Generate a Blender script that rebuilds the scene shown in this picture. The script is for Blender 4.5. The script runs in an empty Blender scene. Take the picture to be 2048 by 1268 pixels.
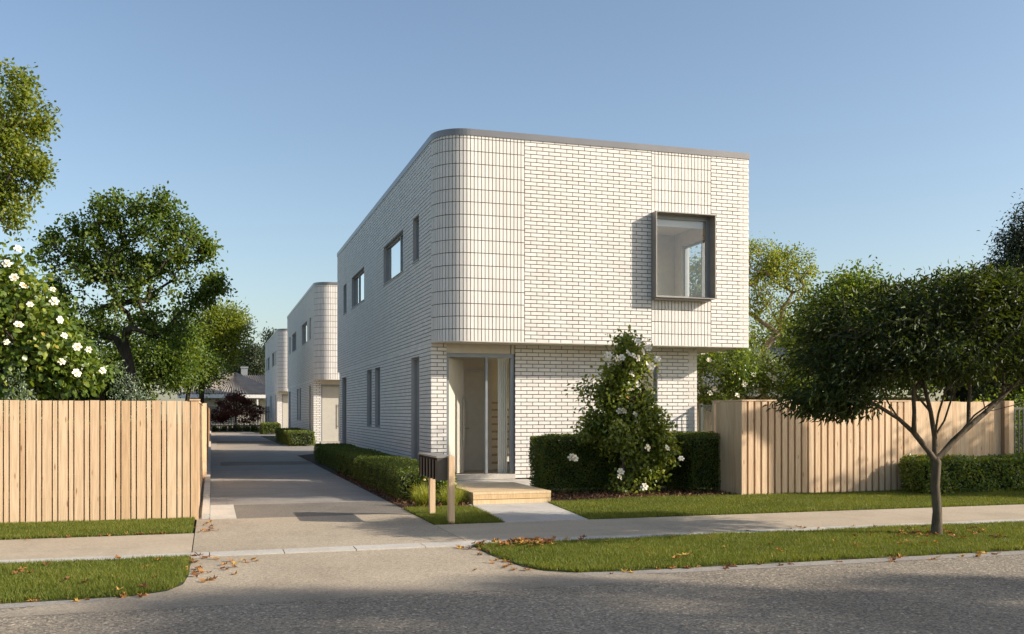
import bpy, math, random
import numpy as np
from mathutils import Vector
R = math.radians
PI = math.pi
SC = bpy.context.scene
COL = SC.collection

# ------------------------------------------------------------------ camera, sky, sun, exposure
TH = math.atan(601 / 1950.0)
EYE = 1.5
cam = bpy.data.cameras.new('camera')
cam.sensor_width = 36.0
cam.lens = 1950 / 2048 * 36.0
cam.shift_y = (824 - 634) / 2048
cam.clip_start = 0.1
cam.clip_end = 2000
cam_o = bpy.data.objects.new('camera', cam)
cam_o.location = (0, 0, EYE)
cam_o.rotation_euler = (PI / 2, 0, -TH)
COL.objects.link(cam_o)
SC.camera = cam_o

SUN = Vector((2.0, -1.0, 1.05)).normalized()
SUN_EL = math.asin(SUN.z)
SUN_ROT = math.atan2(SUN.x, SUN.y)
world = bpy.data.worlds.new('World')
SC.world = world
world.use_nodes = True
wn = world.node_tree
for n in list(wn.nodes):
    wn.nodes.remove(n)
sky = wn.nodes.new('ShaderNodeTexSky')
sky.sky_type = 'NISHITA'
sky.sun_disc = False
sky.sun_elevation = SUN_EL
sky.sun_rotation = SUN_ROT
sky.altitude = 0
sky.air_density = 1.0
sky.dust_density = 1.5
sky.ozone_density = 1.0
bg = wn.nodes.new('ShaderNodeBackground')
bg.inputs['Strength'].default_value = 0.115
wo = wn.nodes.new('ShaderNodeOutputWorld')
wn.links.new(sky.outputs[0], bg.inputs[0])
wn.links.new(bg.outputs[0], wo.inputs[0])

sun = bpy.data.lights.new('sun', 'SUN')
sun.energy = 4.7
sun.angle = R(0.5)
sun.color = (1.0, 0.905, 0.785)
sun_o = bpy.data.objects.new('sun', sun)
sun_o.rotation_euler = (-SUN).to_track_quat('-Z', 'Y').to_euler()
sun_o.location = (20, -10, 20)
COL.objects.link(sun_o)

SC.view_settings.view_transform = 'Standard'
SC.view_settings.look = 'None'
SC.view_settings.exposure = 0.66
SC.view_settings.gamma = 1.0
SC.view_settings.use_curve_mapping = False
SC.render.engine = 'CYCLES'
SC.cycles.max_bounces = 8
SC.cycles.transparent_max_bounces = 12
SC.cycles.use_adaptive_sampling = True
try:
    SC.cycles.use_denoising = True
    SC.cycles.denoiser = 'OPENIMAGEDENOISE'
except Exception:
    pass

# ------------------------------------------------------------------ materials
MATS = {}


def new_mat(name):
    m = bpy.data.materials.new(name)
    m.use_nodes = True
    nt = m.node_tree
    for n in list(nt.nodes):
        nt.nodes.remove(n)
    out = nt.nodes.new('ShaderNodeOutputMaterial')
    MATS[name] = m
    return m, nt, out


def N(nt, t, **kw):
    n = nt.nodes.new(t)
    for k, v in kw.items():
        if k in n.inputs:
            n.inputs[k].default_value = v
        else:
            setattr(n, k, v)
    return n


def ramp(nt, fac, stops):
    r = nt.nodes.new('ShaderNodeValToRGB')
    els = r.color_ramp.elements
    while len(els) < len(stops):
        els.new(0.5)
    for e, (p, c) in zip(els, stops):
        e.position = p
        e.color = (c[0], c[1], c[2], 1)
    nt.links.new(fac, r.inputs[0])
    return r.outputs[0]


def mixc(nt, fac, a, b, mode='MIX'):
    m = nt.nodes.new('ShaderNodeMix')
    m.data_type = 'RGBA'
    m.blend_type = mode
    for sock, v in ((m.inputs[0], fac), (m.inputs[6], a), (m.inputs[7], b)):
        if hasattr(v, 'links'):
            nt.links.new(v, sock)
        elif isinstance(v, (int, float)):
            sock.default_value = v
        else:
            sock.default_value = (v[0], v[1], v[2], 1)
    return m.outputs[2]


def coords(nt, scale=(1, 1, 1), rot=(0, 0, 0), kind='Object'):
    tc = nt.nodes.new('ShaderNodeTexCoord')
    mp = nt.nodes.new('ShaderNodeMapping')
    mp.inputs['Scale'].default_value = scale
    mp.inputs['Rotation'].default_value = rot
    nt.links.new(tc.outputs[kind], mp.inputs[0])
    return mp.outputs[0]


def world_coords(nt, scale=(1, 1, 1)):
    g = nt.nodes.new('ShaderNodeNewGeometry')
    mp = nt.nodes.new('ShaderNodeMapping')
    mp.inputs['Scale'].default_value = scale
    nt.links.new(g.outputs['Position'], mp.inputs[0])
    return mp.outputs[0]


def noise(nt, vec, scale, detail=4, rough=0.55, out='Fac'):
    n = N(nt, 'ShaderNodeTexNoise', Scale=scale, Detail=detail, Roughness=rough)
    nt.links.new(vec, n.inputs['Vector'])
    return n.outputs[out]


def bump(nt, h, strength=0.3, dist=0.01):
    b = N(nt, 'ShaderNodeBump', Strength=strength, Distance=dist)
    nt.links.new(h, b.inputs['Height'])
    return b.outputs[0]


def tone(nt):
    a = nt.nodes.new('ShaderNodeAttribute')
    a.attribute_name = 'tone'
    return a.outputs['Fac']


def principled(nt, out, base, rough=0.6, normal=None, metal=0.0, spec=0.5):
    p = nt.nodes.new('ShaderNodeBsdfPrincipled')
    if hasattr(base, 'links'):
        nt.links.new(base, p.inputs['Base Color'])
    else:
        p.inputs['Base Color'].default_value = (base[0], base[1], base[2], 1)
    if hasattr(rough, 'links'):
        nt.links.new(rough, p.inputs['Roughness'])
    else:
        p.inputs['Roughness'].default_value = rough
    p.inputs['Metallic'].default_value = metal
    p.inputs['Specular IOR Level'].default_value = spec
    if normal is not None:
        nt.links.new(normal, p.inputs['Normal'])
    if out is not None:
        nt.links.new(p.outputs[0], out.inputs[0])
    return p


def mat_simple(name, col, rough=0.6, metal=0.0, spec=0.5, var=0.12, nscale=6.0, bmp=0.0, bscale=60.0):
    m, nt, out = new_mat(name)
    v = world_coords(nt)
    f = noise(nt, v, nscale, 5)
    lo = [c * (1 - var) for c in col]
    hi = [min(1, c * (1 + var)) for c in col]
    c = ramp(nt, f, [(0.3, lo), (0.7, hi)])
    nm = None
    if bmp > 0:
        nm = bump(nt, noise(nt, v, bscale, 3), bmp, 0.004)
    principled(nt, out, c, rough, nm, metal, spec)
    return m


def mat_brick():
    m, nt, out = new_mat('white_brick')
    v = world_coords(nt)
    t = tone(nt)
    c = ramp(nt, t, [(0.0, (0.72, 0.68, 0.625)), (0.5, (0.775, 0.735, 0.68)), (1.0, (0.81, 0.775, 0.72))])
    sp = noise(nt, v, 130, 3, 0.7)
    c = mixc(nt, 0.5, c, ramp(nt, sp, [(0.30, (0.80, 0.79, 0.78)), (0.55, (1, 1, 1))]), 'MULTIPLY')
    st = noise(nt, world_coords(nt, (1.2, 1.2, 0.25)), 1.3, 5)
    c = mixc(nt, 0.35, c, ramp(nt, st, [(0.30, (0.86, 0.84, 0.80)), (0.62, (1, 1, 1))]), 'MULTIPLY')
    principled(nt, out, c, 0.62, bump(nt, noise(nt, v, 90, 4), 0.25, 0.003), 0, 0.4)


def mat_timber(name, a, b, c3, knots=True, rough=0.62):
    m, nt, out = new_mat(name)
    oi = nt.nodes.new('ShaderNodeObjectInfo')
    tc = nt.nodes.new('ShaderNodeTexCoord')
    at = nt.nodes.new('ShaderNodeAttribute')
    at.attribute_name = 'tone'
    add = N(nt, 'ShaderNodeMath', operation='ADD')
    nt.links.new(oi.outputs['Random'], add.inputs[0])
    nt.links.new(at.outputs['Fac'], add.inputs[1])
    fr = N(nt, 'ShaderNodeMath', operation='FRACT')
    nt.links.new(add.outputs[0], fr.inputs[0])
    rnd = fr.outputs[0]
    mul = N(nt, 'ShaderNodeVectorMath', operation='SCALE')
    mul.inputs[0].default_value = (37, 11, 23)
    nt.links.new(rnd, mul.inputs['Scale'])
    off = N(nt, 'ShaderNodeVectorMath', operation='ADD')
    nt.links.new(tc.outputs['Object'], off.inputs[0])
    nt.links.new(mul.outputs[0], off.inputs[1])
    ax = nt.nodes.new('ShaderNodeMapping')
    ax.inputs['Scale'].default_value = (16, 16, 0.9)
    nt.links.new(off.outputs[0], ax.inputs[0])
    g1 = noise(nt, ax.outputs[0], 2.2, 6, 0.6)
    ax2 = nt.nodes.new('ShaderNodeMapping')
    ax2.inputs['Scale'].default_value = (70, 70, 2.0)
    nt.links.new(off.outputs[0], ax2.inputs[0])
    g2 = noise(nt, ax2.outputs[0], 2.0, 3)
    col = ramp(nt, rnd, [(0.0, a), (0.5, b), (1.0, c3)])
    col = mixc(nt, 0.55, col, ramp(nt, g1, [(0.32, (0.66, 0.58, 0.50)), (0.62, (1.08, 1.06, 1.02))]), 'MULTIPLY')
    col = mixc(nt, 0.35, col, ramp(nt, g2, [(0.38, (0.72, 0.66, 0.6)), (0.6, (1, 1, 1))]), 'MULTIPLY')
    if knots:
        kv = nt.nodes.new('ShaderNodeMapping')
        kv.inputs['Scale'].default_value = (14, 14, 3.0)
        nt.links.new(off.outputs[0], kv.inputs[0])
        vo = N(nt, 'ShaderNodeTexVoronoi', Scale=0.75)
        nt.links.new(kv.outputs[0], vo.inputs['Vector'])
        col = mixc(nt, 0.75, col, ramp(nt, vo.outputs['Distance'], [(0.05, (0.35, 0.20, 0.11)), (0.13, (1, 1, 1))]), 'MULTIPLY')
    principled(nt, out, col, rough, bump(nt, g2, 0.25, 0.003), 0, 0.3)


def mat_ground(name, cols, speck, spk_scale, spk_amt, rough=0.85, big=0.6, bmp=0.3, bigamt=0.5, stretch=(1, 1, 1), bdist=0.006, worn=None):
    m, nt, out = new_mat(name)
    v = world_coords(nt)
    vs = world_coords(nt, stretch)
    b = noise(nt, vs, big, 6, 0.6)
    c = ramp(nt, b, [(0.30, cols[0]), (0.70, cols[1])])
    if worn:
        # concrete worn into the road surface towards the carriageway, with a ragged edge
        sx = nt.nodes.new('ShaderNodeSeparateXYZ')
        nt.links.new(v, sx.inputs[0])
        ad = N(nt, 'ShaderNodeMath', operation='MULTIPLY_ADD')
        nt.links.new(noise(nt, v, 2.2, 5), ad.inputs[0])
        ad.inputs[1].default_value = 0.7
        nt.links.new(sx.outputs['Y'], ad.inputs[2])
        mr = N(nt, 'ShaderNodeMapRange')
        mr.inputs['From Min'].default_value = worn[0] + 0.35
        mr.inputs['From Max'].default_value = worn[1] + 0.35
        nt.links.new(ad.outputs[0], mr.inputs['Value'])
        c2 = ramp(nt, b, [(0.30, worn[2]), (0.70, worn[3])])
        c = mixc(nt, mr.outputs[0], c2, c)
    vo = N(nt, 'ShaderNodeTexVoronoi', Scale=spk_scale)
    nt.links.new(v, vo.inputs['Vector'])
    sepc = nt.nodes.new('ShaderNodeSeparateColor')
    nt.links.new(vo.outputs['Color'], sepc.inputs[0])
    c = mixc(nt, spk_amt, c, ramp(nt, sepc.outputs[0], speck), 'MULTIPLY')
    f2 = noise(nt, v, spk_scale * 0.35, 4, 0.7)
    c = mixc(nt, bigamt, c, ramp(nt, f2, [(0.3, (0.7, 0.7, 0.7)), (0.65, (1.1, 1.1, 1.1))]), 'MULTIPLY')
    f3 = noise(nt, world_coords(nt, (0.9, 0.45, 1)), 0.9, 7, 0.68)
    c = mixc(nt, 0.6, c, ramp(nt, f3, [(0.34, (0.74, 0.73, 0.72)), (0.5, (1, 1, 1)), (0.7, (1.06, 1.05, 1.03))]), 'MULTIPLY')
    h = N(nt, 'ShaderNodeMath', operation='ADD')
    nt.links.new(sepc.outputs[1], h.inputs[0])
    nt.links.new(f2, h.inputs[1])
    principled(nt, out, c, rough, bump(nt, h.outputs[0], bmp, bdist), 0, 0.3)


def mat_leaf(name, stops, rough=0.45, trans=0.35, tcol=1.5, spec=0.4):
    m, nt, out = new_mat(name)
    t = tone(nt)
    c = ramp(nt, t, stops)
    p = principled(nt, None, c, rough, None, 0, spec)
    tr = nt.nodes.new('ShaderNodeBsdfTranslucent')
    tc = mixc(nt, 1.0, c, (tcol * 1.25, tcol * 1.15, tcol * 0.45), 'MULTIPLY')
    nt.links.new(tc, tr.inputs[0])
    mx = nt.nodes.new('ShaderNodeMixShader')
    mx.inputs[0].default_value = trans
    nt.links.new(p.outputs[0], mx.inputs[1])
    nt.links.new(tr.outputs[0], mx.inputs[2])
    nt.links.new(mx.outputs[0], out.inputs[0])


def mat_bark(name, a, b, scale=9):
    m, nt, out = new_mat(name)
    v = world_coords(nt, (1, 1, 0.28))
    f = noise(nt, v, scale * 2.4, 6, 0.65)
    c = ramp(nt, f, [(0.3, a), (0.7, b)])
    principled(nt, out, c, 0.85, bump(nt, f, 0.7, 0.015), 0, 0.2)


def mat_glass(name, tint=(0.93, 0.95, 0.95), ior=1.55, boost=1.0):
    m, nt, out = new_mat(name)
    g = N(nt, 'ShaderNodeBsdfGlossy', Roughness=0.0)
    g.inputs[0].default_value = (1, 1, 1, 1)
    tr = nt.nodes.new('ShaderNodeBsdfTransparent')
    tr.inputs[0].default_value = (*tint, 1)
    fr = N(nt, 'ShaderNodeFresnel', IOR=ior)
    ge = nt.nodes.new('ShaderNodeNewGeometry')
    io = N(nt, 'ShaderNodeMix')
    io.inputs[2].default_value = ior
    io.inputs[3].default_value = 1.0 / ior
    nt.links.new(ge.outputs['Backfacing'], io.inputs[0])
    nt.links.new(io.outputs[0], fr.inputs['IOR'])
    ml = N(nt, 'ShaderNodeMath', operation='MULTIPLY')
    ml.use_clamp = True
    ml.inputs[1].default_value = boost
    nt.links.new(fr.outputs[0], ml.inputs[0])
    mx = nt.nodes.new('ShaderNodeMixShader')
    nt.links.new(ml.outputs[0], mx.inputs[0])
    nt.links.new(tr.outputs[0], mx.inputs[1])
    nt.links.new(g.outputs[0], mx.inputs[2])
    nt.links.new(mx.outputs[0], out.inputs[0])


mat_brick()
mat_simple('mortar', (0.095, 0.083, 0.069), 0.9, var=0.15, nscale=20)
mat_simple('render_cream', (0.62, 0.57, 0.49), 0.8, var=0.06)
mat_simple('soffit_cream', (0.60, 0.55, 0.46), 0.75, var=0.05)
mat_simple('cap_metal', (0.22, 0.21, 0.205), 0.38, 0.6, var=0.06, nscale=2)
mat_simple('bronze_metal', (0.30, 0.275, 0.245), 0.45, 0.35, var=0.08, nscale=3)
mat_simple('frame_grey', (0.27, 0.285, 0.295), 0.42, 0.35, var=0.05)
mat_simple('lining_grey', (0.44, 0.43, 0.42), 0.55, 0.1, var=0.05)
mat_simple('door_paint', (0.50, 0.465, 0.39), 0.5, var=0.04)
mat_simple('inner_white', (0.86, 0.81, 0.71), 0.7, var=0.03)
mat_simple('inner_beige', (0.80, 0.72, 0.58), 0.75, var=0.05)
mat_simple('inner_floor', (0.56, 0.44, 0.29), 0.5, var=0.15, nscale=9)
mat_simple('blind_white', (0.80, 0.80, 0.80), 0.7, var=0.02)
mat_simple('dark_inside', (0.03, 0.03, 0.03), 0.9, var=0.1)
mat_simple('gate_metal', (0.085, 0.095, 0.08), 0.45, 0.3, var=0.1)
mat_simple('mail_metal', (0.105, 0.084, 0.066), 0.42, 0.35, var=0.10, nscale=8)
mat_simple('gap_shade', (0.01, 0.01, 0.01), 0.8)
mat_simple('white_trim', (0.75, 0.73, 0.70), 0.6, var=0.04)
mat_simple('steel', (0.5, 0.5, 0.5), 0.3, 0.9)
mat_simple('roof_dark', (0.10, 0.10, 0.105), 0.6, var=0.15)
mat_simple('roof_iron', (0.27, 0.24, 0.205), 0.55, 0.2, var=0.18, nscale=1.5)
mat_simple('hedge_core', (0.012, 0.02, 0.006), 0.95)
mat_simple('petal', (0.74, 0.70, 0.57), 0.55, var=0.05, nscale=30)
mat_simple('pollen', (0.75, 0.42, 0.03), 0.7, var=0.2, nscale=60)
mat_timber('pine', (0.69, 0.505, 0.325), (0.75, 0.565, 0.375), (0.62, 0.43, 0.255))
mat_timber('pine_pale', (0.69, 0.51, 0.335), (0.745, 0.57, 0.385), (0.625, 0.44, 0.275))
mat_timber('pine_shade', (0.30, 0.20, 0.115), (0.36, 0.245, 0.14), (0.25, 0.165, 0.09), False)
mat_timber('deck_pine', (0.67, 0.50, 0.30), (0.72, 0.55, 0.34), (0.62, 0.45, 0.25), False)
mat_timber('grey_paling', (0.22, 0.18, 0.14), (0.32, 0.26, 0.20), (0.16, 0.13, 0.10), False)
mat_ground('asphalt', ((0.265, 0.225, 0.17), (0.335, 0.287, 0.22)), [(0.0, (0.40, 0.40, 0.42)), (0.55, (0.95, 0.94, 0.92)), (0.92, (1.25, 1.22, 1.16)), (1.0, (2.2, 2.1, 2.0))], 62, 0.95, 0.8, 0.5, 0.9, 0.6, bdist=0.012)
mat_ground('aggregate', ((0.375, 0.308, 0.22), (0.45, 0.375, 0.275)), [(0.0, (0.62, 0.60, 0.58)), (0.5, (1, 1, 1)), (1.0, (1.28, 1.25, 1.2))], 85, 0.75, 0.85, 0.5, 0.6, 0.5)
mat_ground('apron_aggregate', ((0.375, 0.308, 0.22), (0.45, 0.375, 0.275)), [(0.0, (0.62, 0.60, 0.58)), (0.5, (1, 1, 1)), (1.0, (1.28, 1.25, 1.2))], 75, 0.75, 0.85, 0.5, 0.7, 0.5, worn=(7.95, 8.75, (0.265, 0.225, 0.17), (0.335, 0.287, 0.22)))
mat_ground('aggregate_dark', ((0.175, 0.153, 0.125), (0.215, 0.19, 0.157)), [(0.0, (0.6, 0.6, 0.6)), (0.5, (1, 1, 1)), (1.0, (1.3, 1.28, 1.22))], 85, 0.75, 0.85, 0.7, 0.5, 0.5)
mat_ground('gutter_concrete', ((0.30, 0.27, 0.235), (0.37, 0.335, 0.29)), [(0.0, (0.7, 0.7, 0.7)), (1.0, (1.15, 1.13, 1.1))], 70, 0.8, 0.85, 0.7, 0.5, 0.5)
mat_ground('broom_concrete', ((0.26, 0.236, 0.204), (0.325, 0.297, 0.257)), [(0.0, (0.85, 0.85, 0.85)), (1.0, (1.08, 1.08, 1.08))], 40, 0.5, 0.85, 0.8, 0.3, 0.45, (0.7, 3.0, 1))
mat_ground('path_concrete', ((0.43, 0.345, 0.24), (0.50, 0.41, 0.295)), [(0.0, (0.85, 0.85, 0.85)), (1.0, (1.08, 1.08, 1.08))], 70, 0.6, 0.85, 0.7, 0.35, 0.5, (0.5, 2.0, 1))
mat_ground('pale_concrete', ((0.46, 0.42, 0.36), (0.56, 0.52, 0.45)), [(0.0, (0.85, 0.85, 0.85)), (1.0, (1.06, 1.06, 1.06))], 60, 0.5, 0.8, 1.5, 0.3, 0.5)
mat_ground('soil', ((0.06, 0.045, 0.03), (0.10, 0.075, 0.05)), [(0.0, (0.5, 0.5, 0.5)), (1.0, (1.3, 1.3, 1.3))], 40, 0.8, 0.95, 1.2, 0.8, 0.6, bdist=0.03)
mat_ground('lawn_base', ((0.045, 0.06, 0.016), (0.075, 0.085, 0.025)), [(0.0, (0.5, 0.5, 0.5)), (1.0, (1.3, 1.3, 1.3))], 60, 0.8, 0.95, 1.0, 0.8, 0.6)
mat_ground('far_ground', ((0.05, 0.07, 0.02), (0.09, 0.10, 0.035)), [(0.0, (0.5, 0.5, 0.5)), (1.0, (1.3, 1.3, 1.3))], 6, 0.6, 0.95, 0.2, 0.5, 0.6)
G = lambda *s: [(p, c) for p, c in s]
mat_leaf('leaf_grass', G((0.0, (0.075, 0.105, 0.014)), (0.55, (0.155, 0.185, 0.026)), (0.85, (0.24, 0.235, 0.045)), (1.0, (0.36, 0.28, 0.10))), 0.55, 0.35, 1.3, 0.3)
mat_leaf('leaf_street', G((0.0, (0.018, 0.030, 0.006)), (0.6, (0.040, 0.060, 0.010)), (0.93, (0.095, 0.115, 0.018)), (1.0, (0.19, 0.10, 0.02))), 0.5, 0.32, 1.4, 0.3)
mat_leaf('leaf_blossom', G((0.0, (0.075, 0.115, 0.018)), (0.6, (0.165, 0.21, 0.032)), (0.92, (0.32, 0.33, 0.055)), (1.0, (0.40, 0.19, 0.04))), 0.36, 0.36, 1.4, 0.5)
mat_leaf('leaf_mid', G((0.0, (0.053, 0.092, 0.014)), (0.6, (0.106, 0.163, 0.022)), (1.0, (0.213, 0.237, 0.033))), 0.5, 0.42, 1.5)
mat_leaf('leaf_yellow', G((0.0, (0.12, 0.165, 0.018)), (0.6, (0.20, 0.24, 0.026)), (1.0, (0.31, 0.31, 0.04))), 0.5, 0.45, 1.4)
mat_leaf('leaf_tall', G((0.0, (0.088, 0.13, 0.014)), (0.6, (0.16, 0.20, 0.022)), (1.0, (0.27, 0.26, 0.03))), 0.5, 0.42, 1.4)
mat_leaf('leaf_conifer', G((0.0, (0.018, 0.03, 0.014)), (0.6, (0.035, 0.052, 0.022)), (1.0, (0.07, 0.085, 0.03))), 0.55, 0.2, 1.2)
mat_leaf('leaf_glossy', G((0.0, (0.057, 0.101, 0.018)), (0.6, (0.135, 0.196, 0.030)), (0.9, (0.297, 0.324, 0.047)), (1.0, (0.405, 0.189, 0.027))), 0.36, 0.36, 1.5, 0.5)
mat_leaf('leaf_hedge', G((0.0, (0.043, 0.072, 0.013)), (0.6, (0.099, 0.138, 0.020)), (1.0, (0.232, 0.246, 0.041))), 0.45, 0.36, 1.4)
mat_leaf('leaf_silver', G((0.0, (0.115, 0.161, 0.103)), (0.6, (0.218, 0.276, 0.172)), (1.0, (0.483, 0.529, 0.414))), 0.6, 0.25, 1.1)
mat_leaf('leaf_lime', G((0.0, (0.150, 0.195, 0.022)), (0.6, (0.300, 0.330, 0.045)), (1.0, (0.510, 0.480, 0.090))), 0.45, 0.40, 1.2)
mat_leaf('leaf_red', G((0.0, (0.035, 0.012, 0.008)), (0.6, (0.075, 0.022, 0.012)), (1.0, (0.16, 0.045, 0.02))), 0.5, 0.3, 1.0)
mat_leaf('leaf_dry', G((0.0, (0.16, 0.07, 0.03)), (0.35, (0.30, 0.13, 0.045)), (0.7, (0.46, 0.22, 0.06)), (1.0, (0.60, 0.42, 0.09))), 0.6, 0.2, 1.0, 0.3)
mat_leaf('mulch_chip', G((0.0, (0.06, 0.03, 0.017)), (0.6, (0.16, 0.075, 0.038)), (1.0, (0.30, 0.17, 0.09))), 0.85, 0.0, 1.0, 0.2)
mat_bark('bark_street', (0.06, 0.048, 0.033), (0.145, 0.115, 0.078))
mat_bark('bark_dark', (0.035, 0.028, 0.022), (0.085, 0.068, 0.05))
mat_bark('bark_pale', (0.16, 0.12, 0.08), (0.30, 0.235, 0.16))
mat_glass('glass_clear', (0.94, 0.95, 0.94), 1.5, 1.0)
mat_glass('glass_box', (0.92, 0.94, 0.94), 1.5, 2.2)
mat_glass('glass_mirror', (0.75, 0.78, 0.78), 1.6, 2.2)


# ------------------------------------------------------------------ object helpers
def link(name, mesh, mat=None, parent=None, loc=(0, 0, 0), rotz=0.0):
    o = bpy.data.objects.new(name, mesh)
    if mat is not None and mesh is not None and len(mesh.materials) == 0:
        mesh.materials.append(MATS[mat])
    COL.objects.link(o)
    o.location = loc
    if rotz:
        o.rotation_euler = (0, 0, rotz)
    if parent is not None:
        o.parent = parent
    return o


def tag(o, label, cat, group=None):
    o['label'] = label
    o['category'] = cat
    if group:
        o['group'] = group
    return o


def empty(name, loc, label, cat, group=None):
    o = bpy.data.objects.new(name, None)
    o.empty_display_size = 0.2
    COL.objects.link(o)
    o.location = loc
    tag(o, label, cat, group)
    return o


def structure(o):
    o['kind'] = 'structure'
    return o


def stuff(o):
    o['kind'] = 'stuff'
    return o


class MB:
    def __init__(s):
        s.v = []
        s.f = []
        s.t = []

    def quad(s, pts, tone=0.5):
        i = len(s.v)
        s.v.extend(pts)
        s.f.append(tuple(range(i, i + len(pts))))
        s.t.append(tone)

    def box(s, a, b, tone=0.5, skip=()):
        x0, y0, z0 = a
        x1, y1, z1 = b
        if x0 > x1: x0, x1 = x1, x0
        if y0 > y1: y0, y1 = y1, y0
        if z0 > z1: z0, z1 = z1, z0
        i = len(s.v)
        s.v.extend([(x0, y0, z0), (x1, y0, z0), (x1, y1, z0), (x0, y1, z0), (x0, y0, z1), (x1, y0, z1), (x1, y1, z1), (x0, y1, z1)])
        for k, f in (('-z', (0, 3, 2, 1)), ('+z', (4, 5, 6, 7)), ('-y', (0, 1, 5, 4)), ('+x', (1, 2, 6, 5)), ('+y', (2, 3, 7, 6)), ('-x', (3, 0, 4, 7))):
            if k in skip:
                continue
            s.f.append(tuple(i + j for j in f))
            s.t.append(tone)
        return s

    def obox(s, o, u, n, u0, u1, d0, d1, z0, z1, tone=0.5, back=True):
        """box in wall coordinates: o origin, u along, n outward (2D); d = outward distance"""
        P = lambda a, d, z: (o[0] + u[0] * a + n[0] * d, o[1] + u[1] * a + n[1] * d, z)
        i = len(s.v)
        s.v.extend([P(u0, d0, z0), P(u1, d0, z0), P(u1, d0, z1), P(u0, d0, z1), P(u0, d1, z0), P(u1, d1, z0), P(u1, d1, z1), P(u0, d1, z1)])
        fs = [(4, 5, 6, 7), (0, 1, 5, 4), (1, 2, 6, 5), (2, 3, 7, 6), (3, 0, 4, 7)]
        if back:
            fs.append((3, 2, 1, 0))
        for f in fs:
            s.f.append(tuple(i + j for j in f))
            s.t.append(tone)

    def mesh(s, name):
        me = bpy.data.meshes.new(name)
        me.from_pydata(s.v, [], s.f)
        at = me.attributes.new('tone', 'FLOAT', 'FACE')
        at.data.foreach_set('value', s.t)
        me.validate()
        me.update()
        return me

    def build(s, name, mat, parent=None, loc=(0, 0, 0)):
        return link(name, s.mesh(name), mat, parent, loc)


def box_obj(name, a, b, mat, parent=None, tone=0.5, bev=0.0):
    """box whose own origin is its centre"""
    c = [(a[i] + b[i]) / 2 for i in range(3)]
    h = [abs(b[i] - a[i]) / 2 for i in range(3)]
    m = MB()
    m.box((-h[0], -h[1], -h[2]), (h[0], h[1], h[2]), tone)
    o = m.build(name, mat, parent, c)
    if bev:
        bv = o.modifiers.new('bevel', 'BEVEL')
        bv.width = bev
        bv.segments = 2
    return o


MESHCACHE = {}


def shared_box(name, size, mat, variant=0.5, parent=None, loc=(0, 0, 0), rotz=0.0):
    key = (mat, tuple(round(x, 4) for x in size), variant)
    me = MESHCACHE.get(key)
    if me is None:
        m = MB()
        h = [x / 2 for x in size]
        m.box((-h[0], -h[1], -h[2]), (h[0], h[1], h[2]), variant)
        me = m.mesh(name)
        me.materials.append(MATS[mat])
        MESHCACHE[key] = me
    return link(name, me, None, parent, loc, rotz)


def np_mesh(name, verts, faces, tones=None):
    """verts (n,3), faces (m,k) arrays; tone per face"""
    me = bpy.data.meshes.new(name)
    nv, (nf, k) = len(verts), faces.shape
    me.vertices.add(nv)
    me.vertices.foreach_set('co', np.ascontiguousarray(verts, dtype=np.float32).ravel())
    me.loops.add(nf * k)
    me.loops.foreach_set('vertex_index', np.ascontiguousarray(faces, dtype=np.int32).ravel())
    me.polygons.add(nf)
    me.polygons.foreach_set('loop_start', np.arange(0, nf * k, k, dtype=np.int32))
    if tones is not None:
        at = me.attributes.new('tone', 'FLOAT', 'FACE')
        at.data.foreach_set('value', np.ascontiguousarray(tones, dtype=np.float32))
    me.update(calc_edges=True)
    return me


def poly_sheet(name, pts, z, mat, parent=None, thick=0.0):
    me = bpy.data.meshes.new(name)
    n = len(pts)
    v = [(x, y, z) for x, y in pts]
    f = [tuple(range(n))]
    if thick:
        v += [(x, y, z - thick) for x, y in pts]
        for i in range(n):
            j = (i + 1) % n
            f.append((i, i + n, j + n, j))
    me.from_pydata(v, [], f)
    me.update()
    return link(name, me, mat, parent)


# ------------------------------------------------------------------ foliage helpers
def leaf_template(kind):
    if kind == 'diamond':
        v = np.array([(0, 0, 0), (0.5, 0.45, 0.10), (0, 1, 0), (-0.5, 0.45, 0.10)], float)
        f = np.array([(0, 1, 2), (0, 2, 3)])
    elif kind == 'long':
        v = np.array([(0, 0, 0), (0.5, 0.30, 0.14), (0.36, 0.68, 0.02), (0, 1, -0.22), (-0.36, 0.68, 0.02), (-0.5, 0.30, 0.14), (0, 0.5, -0.05)], float)
        f = np.array([(0, 1, 6), (1, 2, 6), (2, 3, 6), (3, 4, 6), (4, 5, 6), (5, 0, 6)])
    elif kind == 'oval':
        v = np.array([(0, 0, 0), (0.42, 0.28, 0.10), (0.46, 0.66, 0.06), (0, 1, -0.06), (-0.46, 0.66, 0.06), (-0.42, 0.28, 0.10)], float)
        f = np.array([(0, 1, 5), (1, 2, 4), (1, 4, 5), (2, 3, 4)])
    return v, f


def norm(a):
    return a / np.maximum(np.linalg.norm(a, axis=1, keepdims=True), 1e-9)


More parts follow.
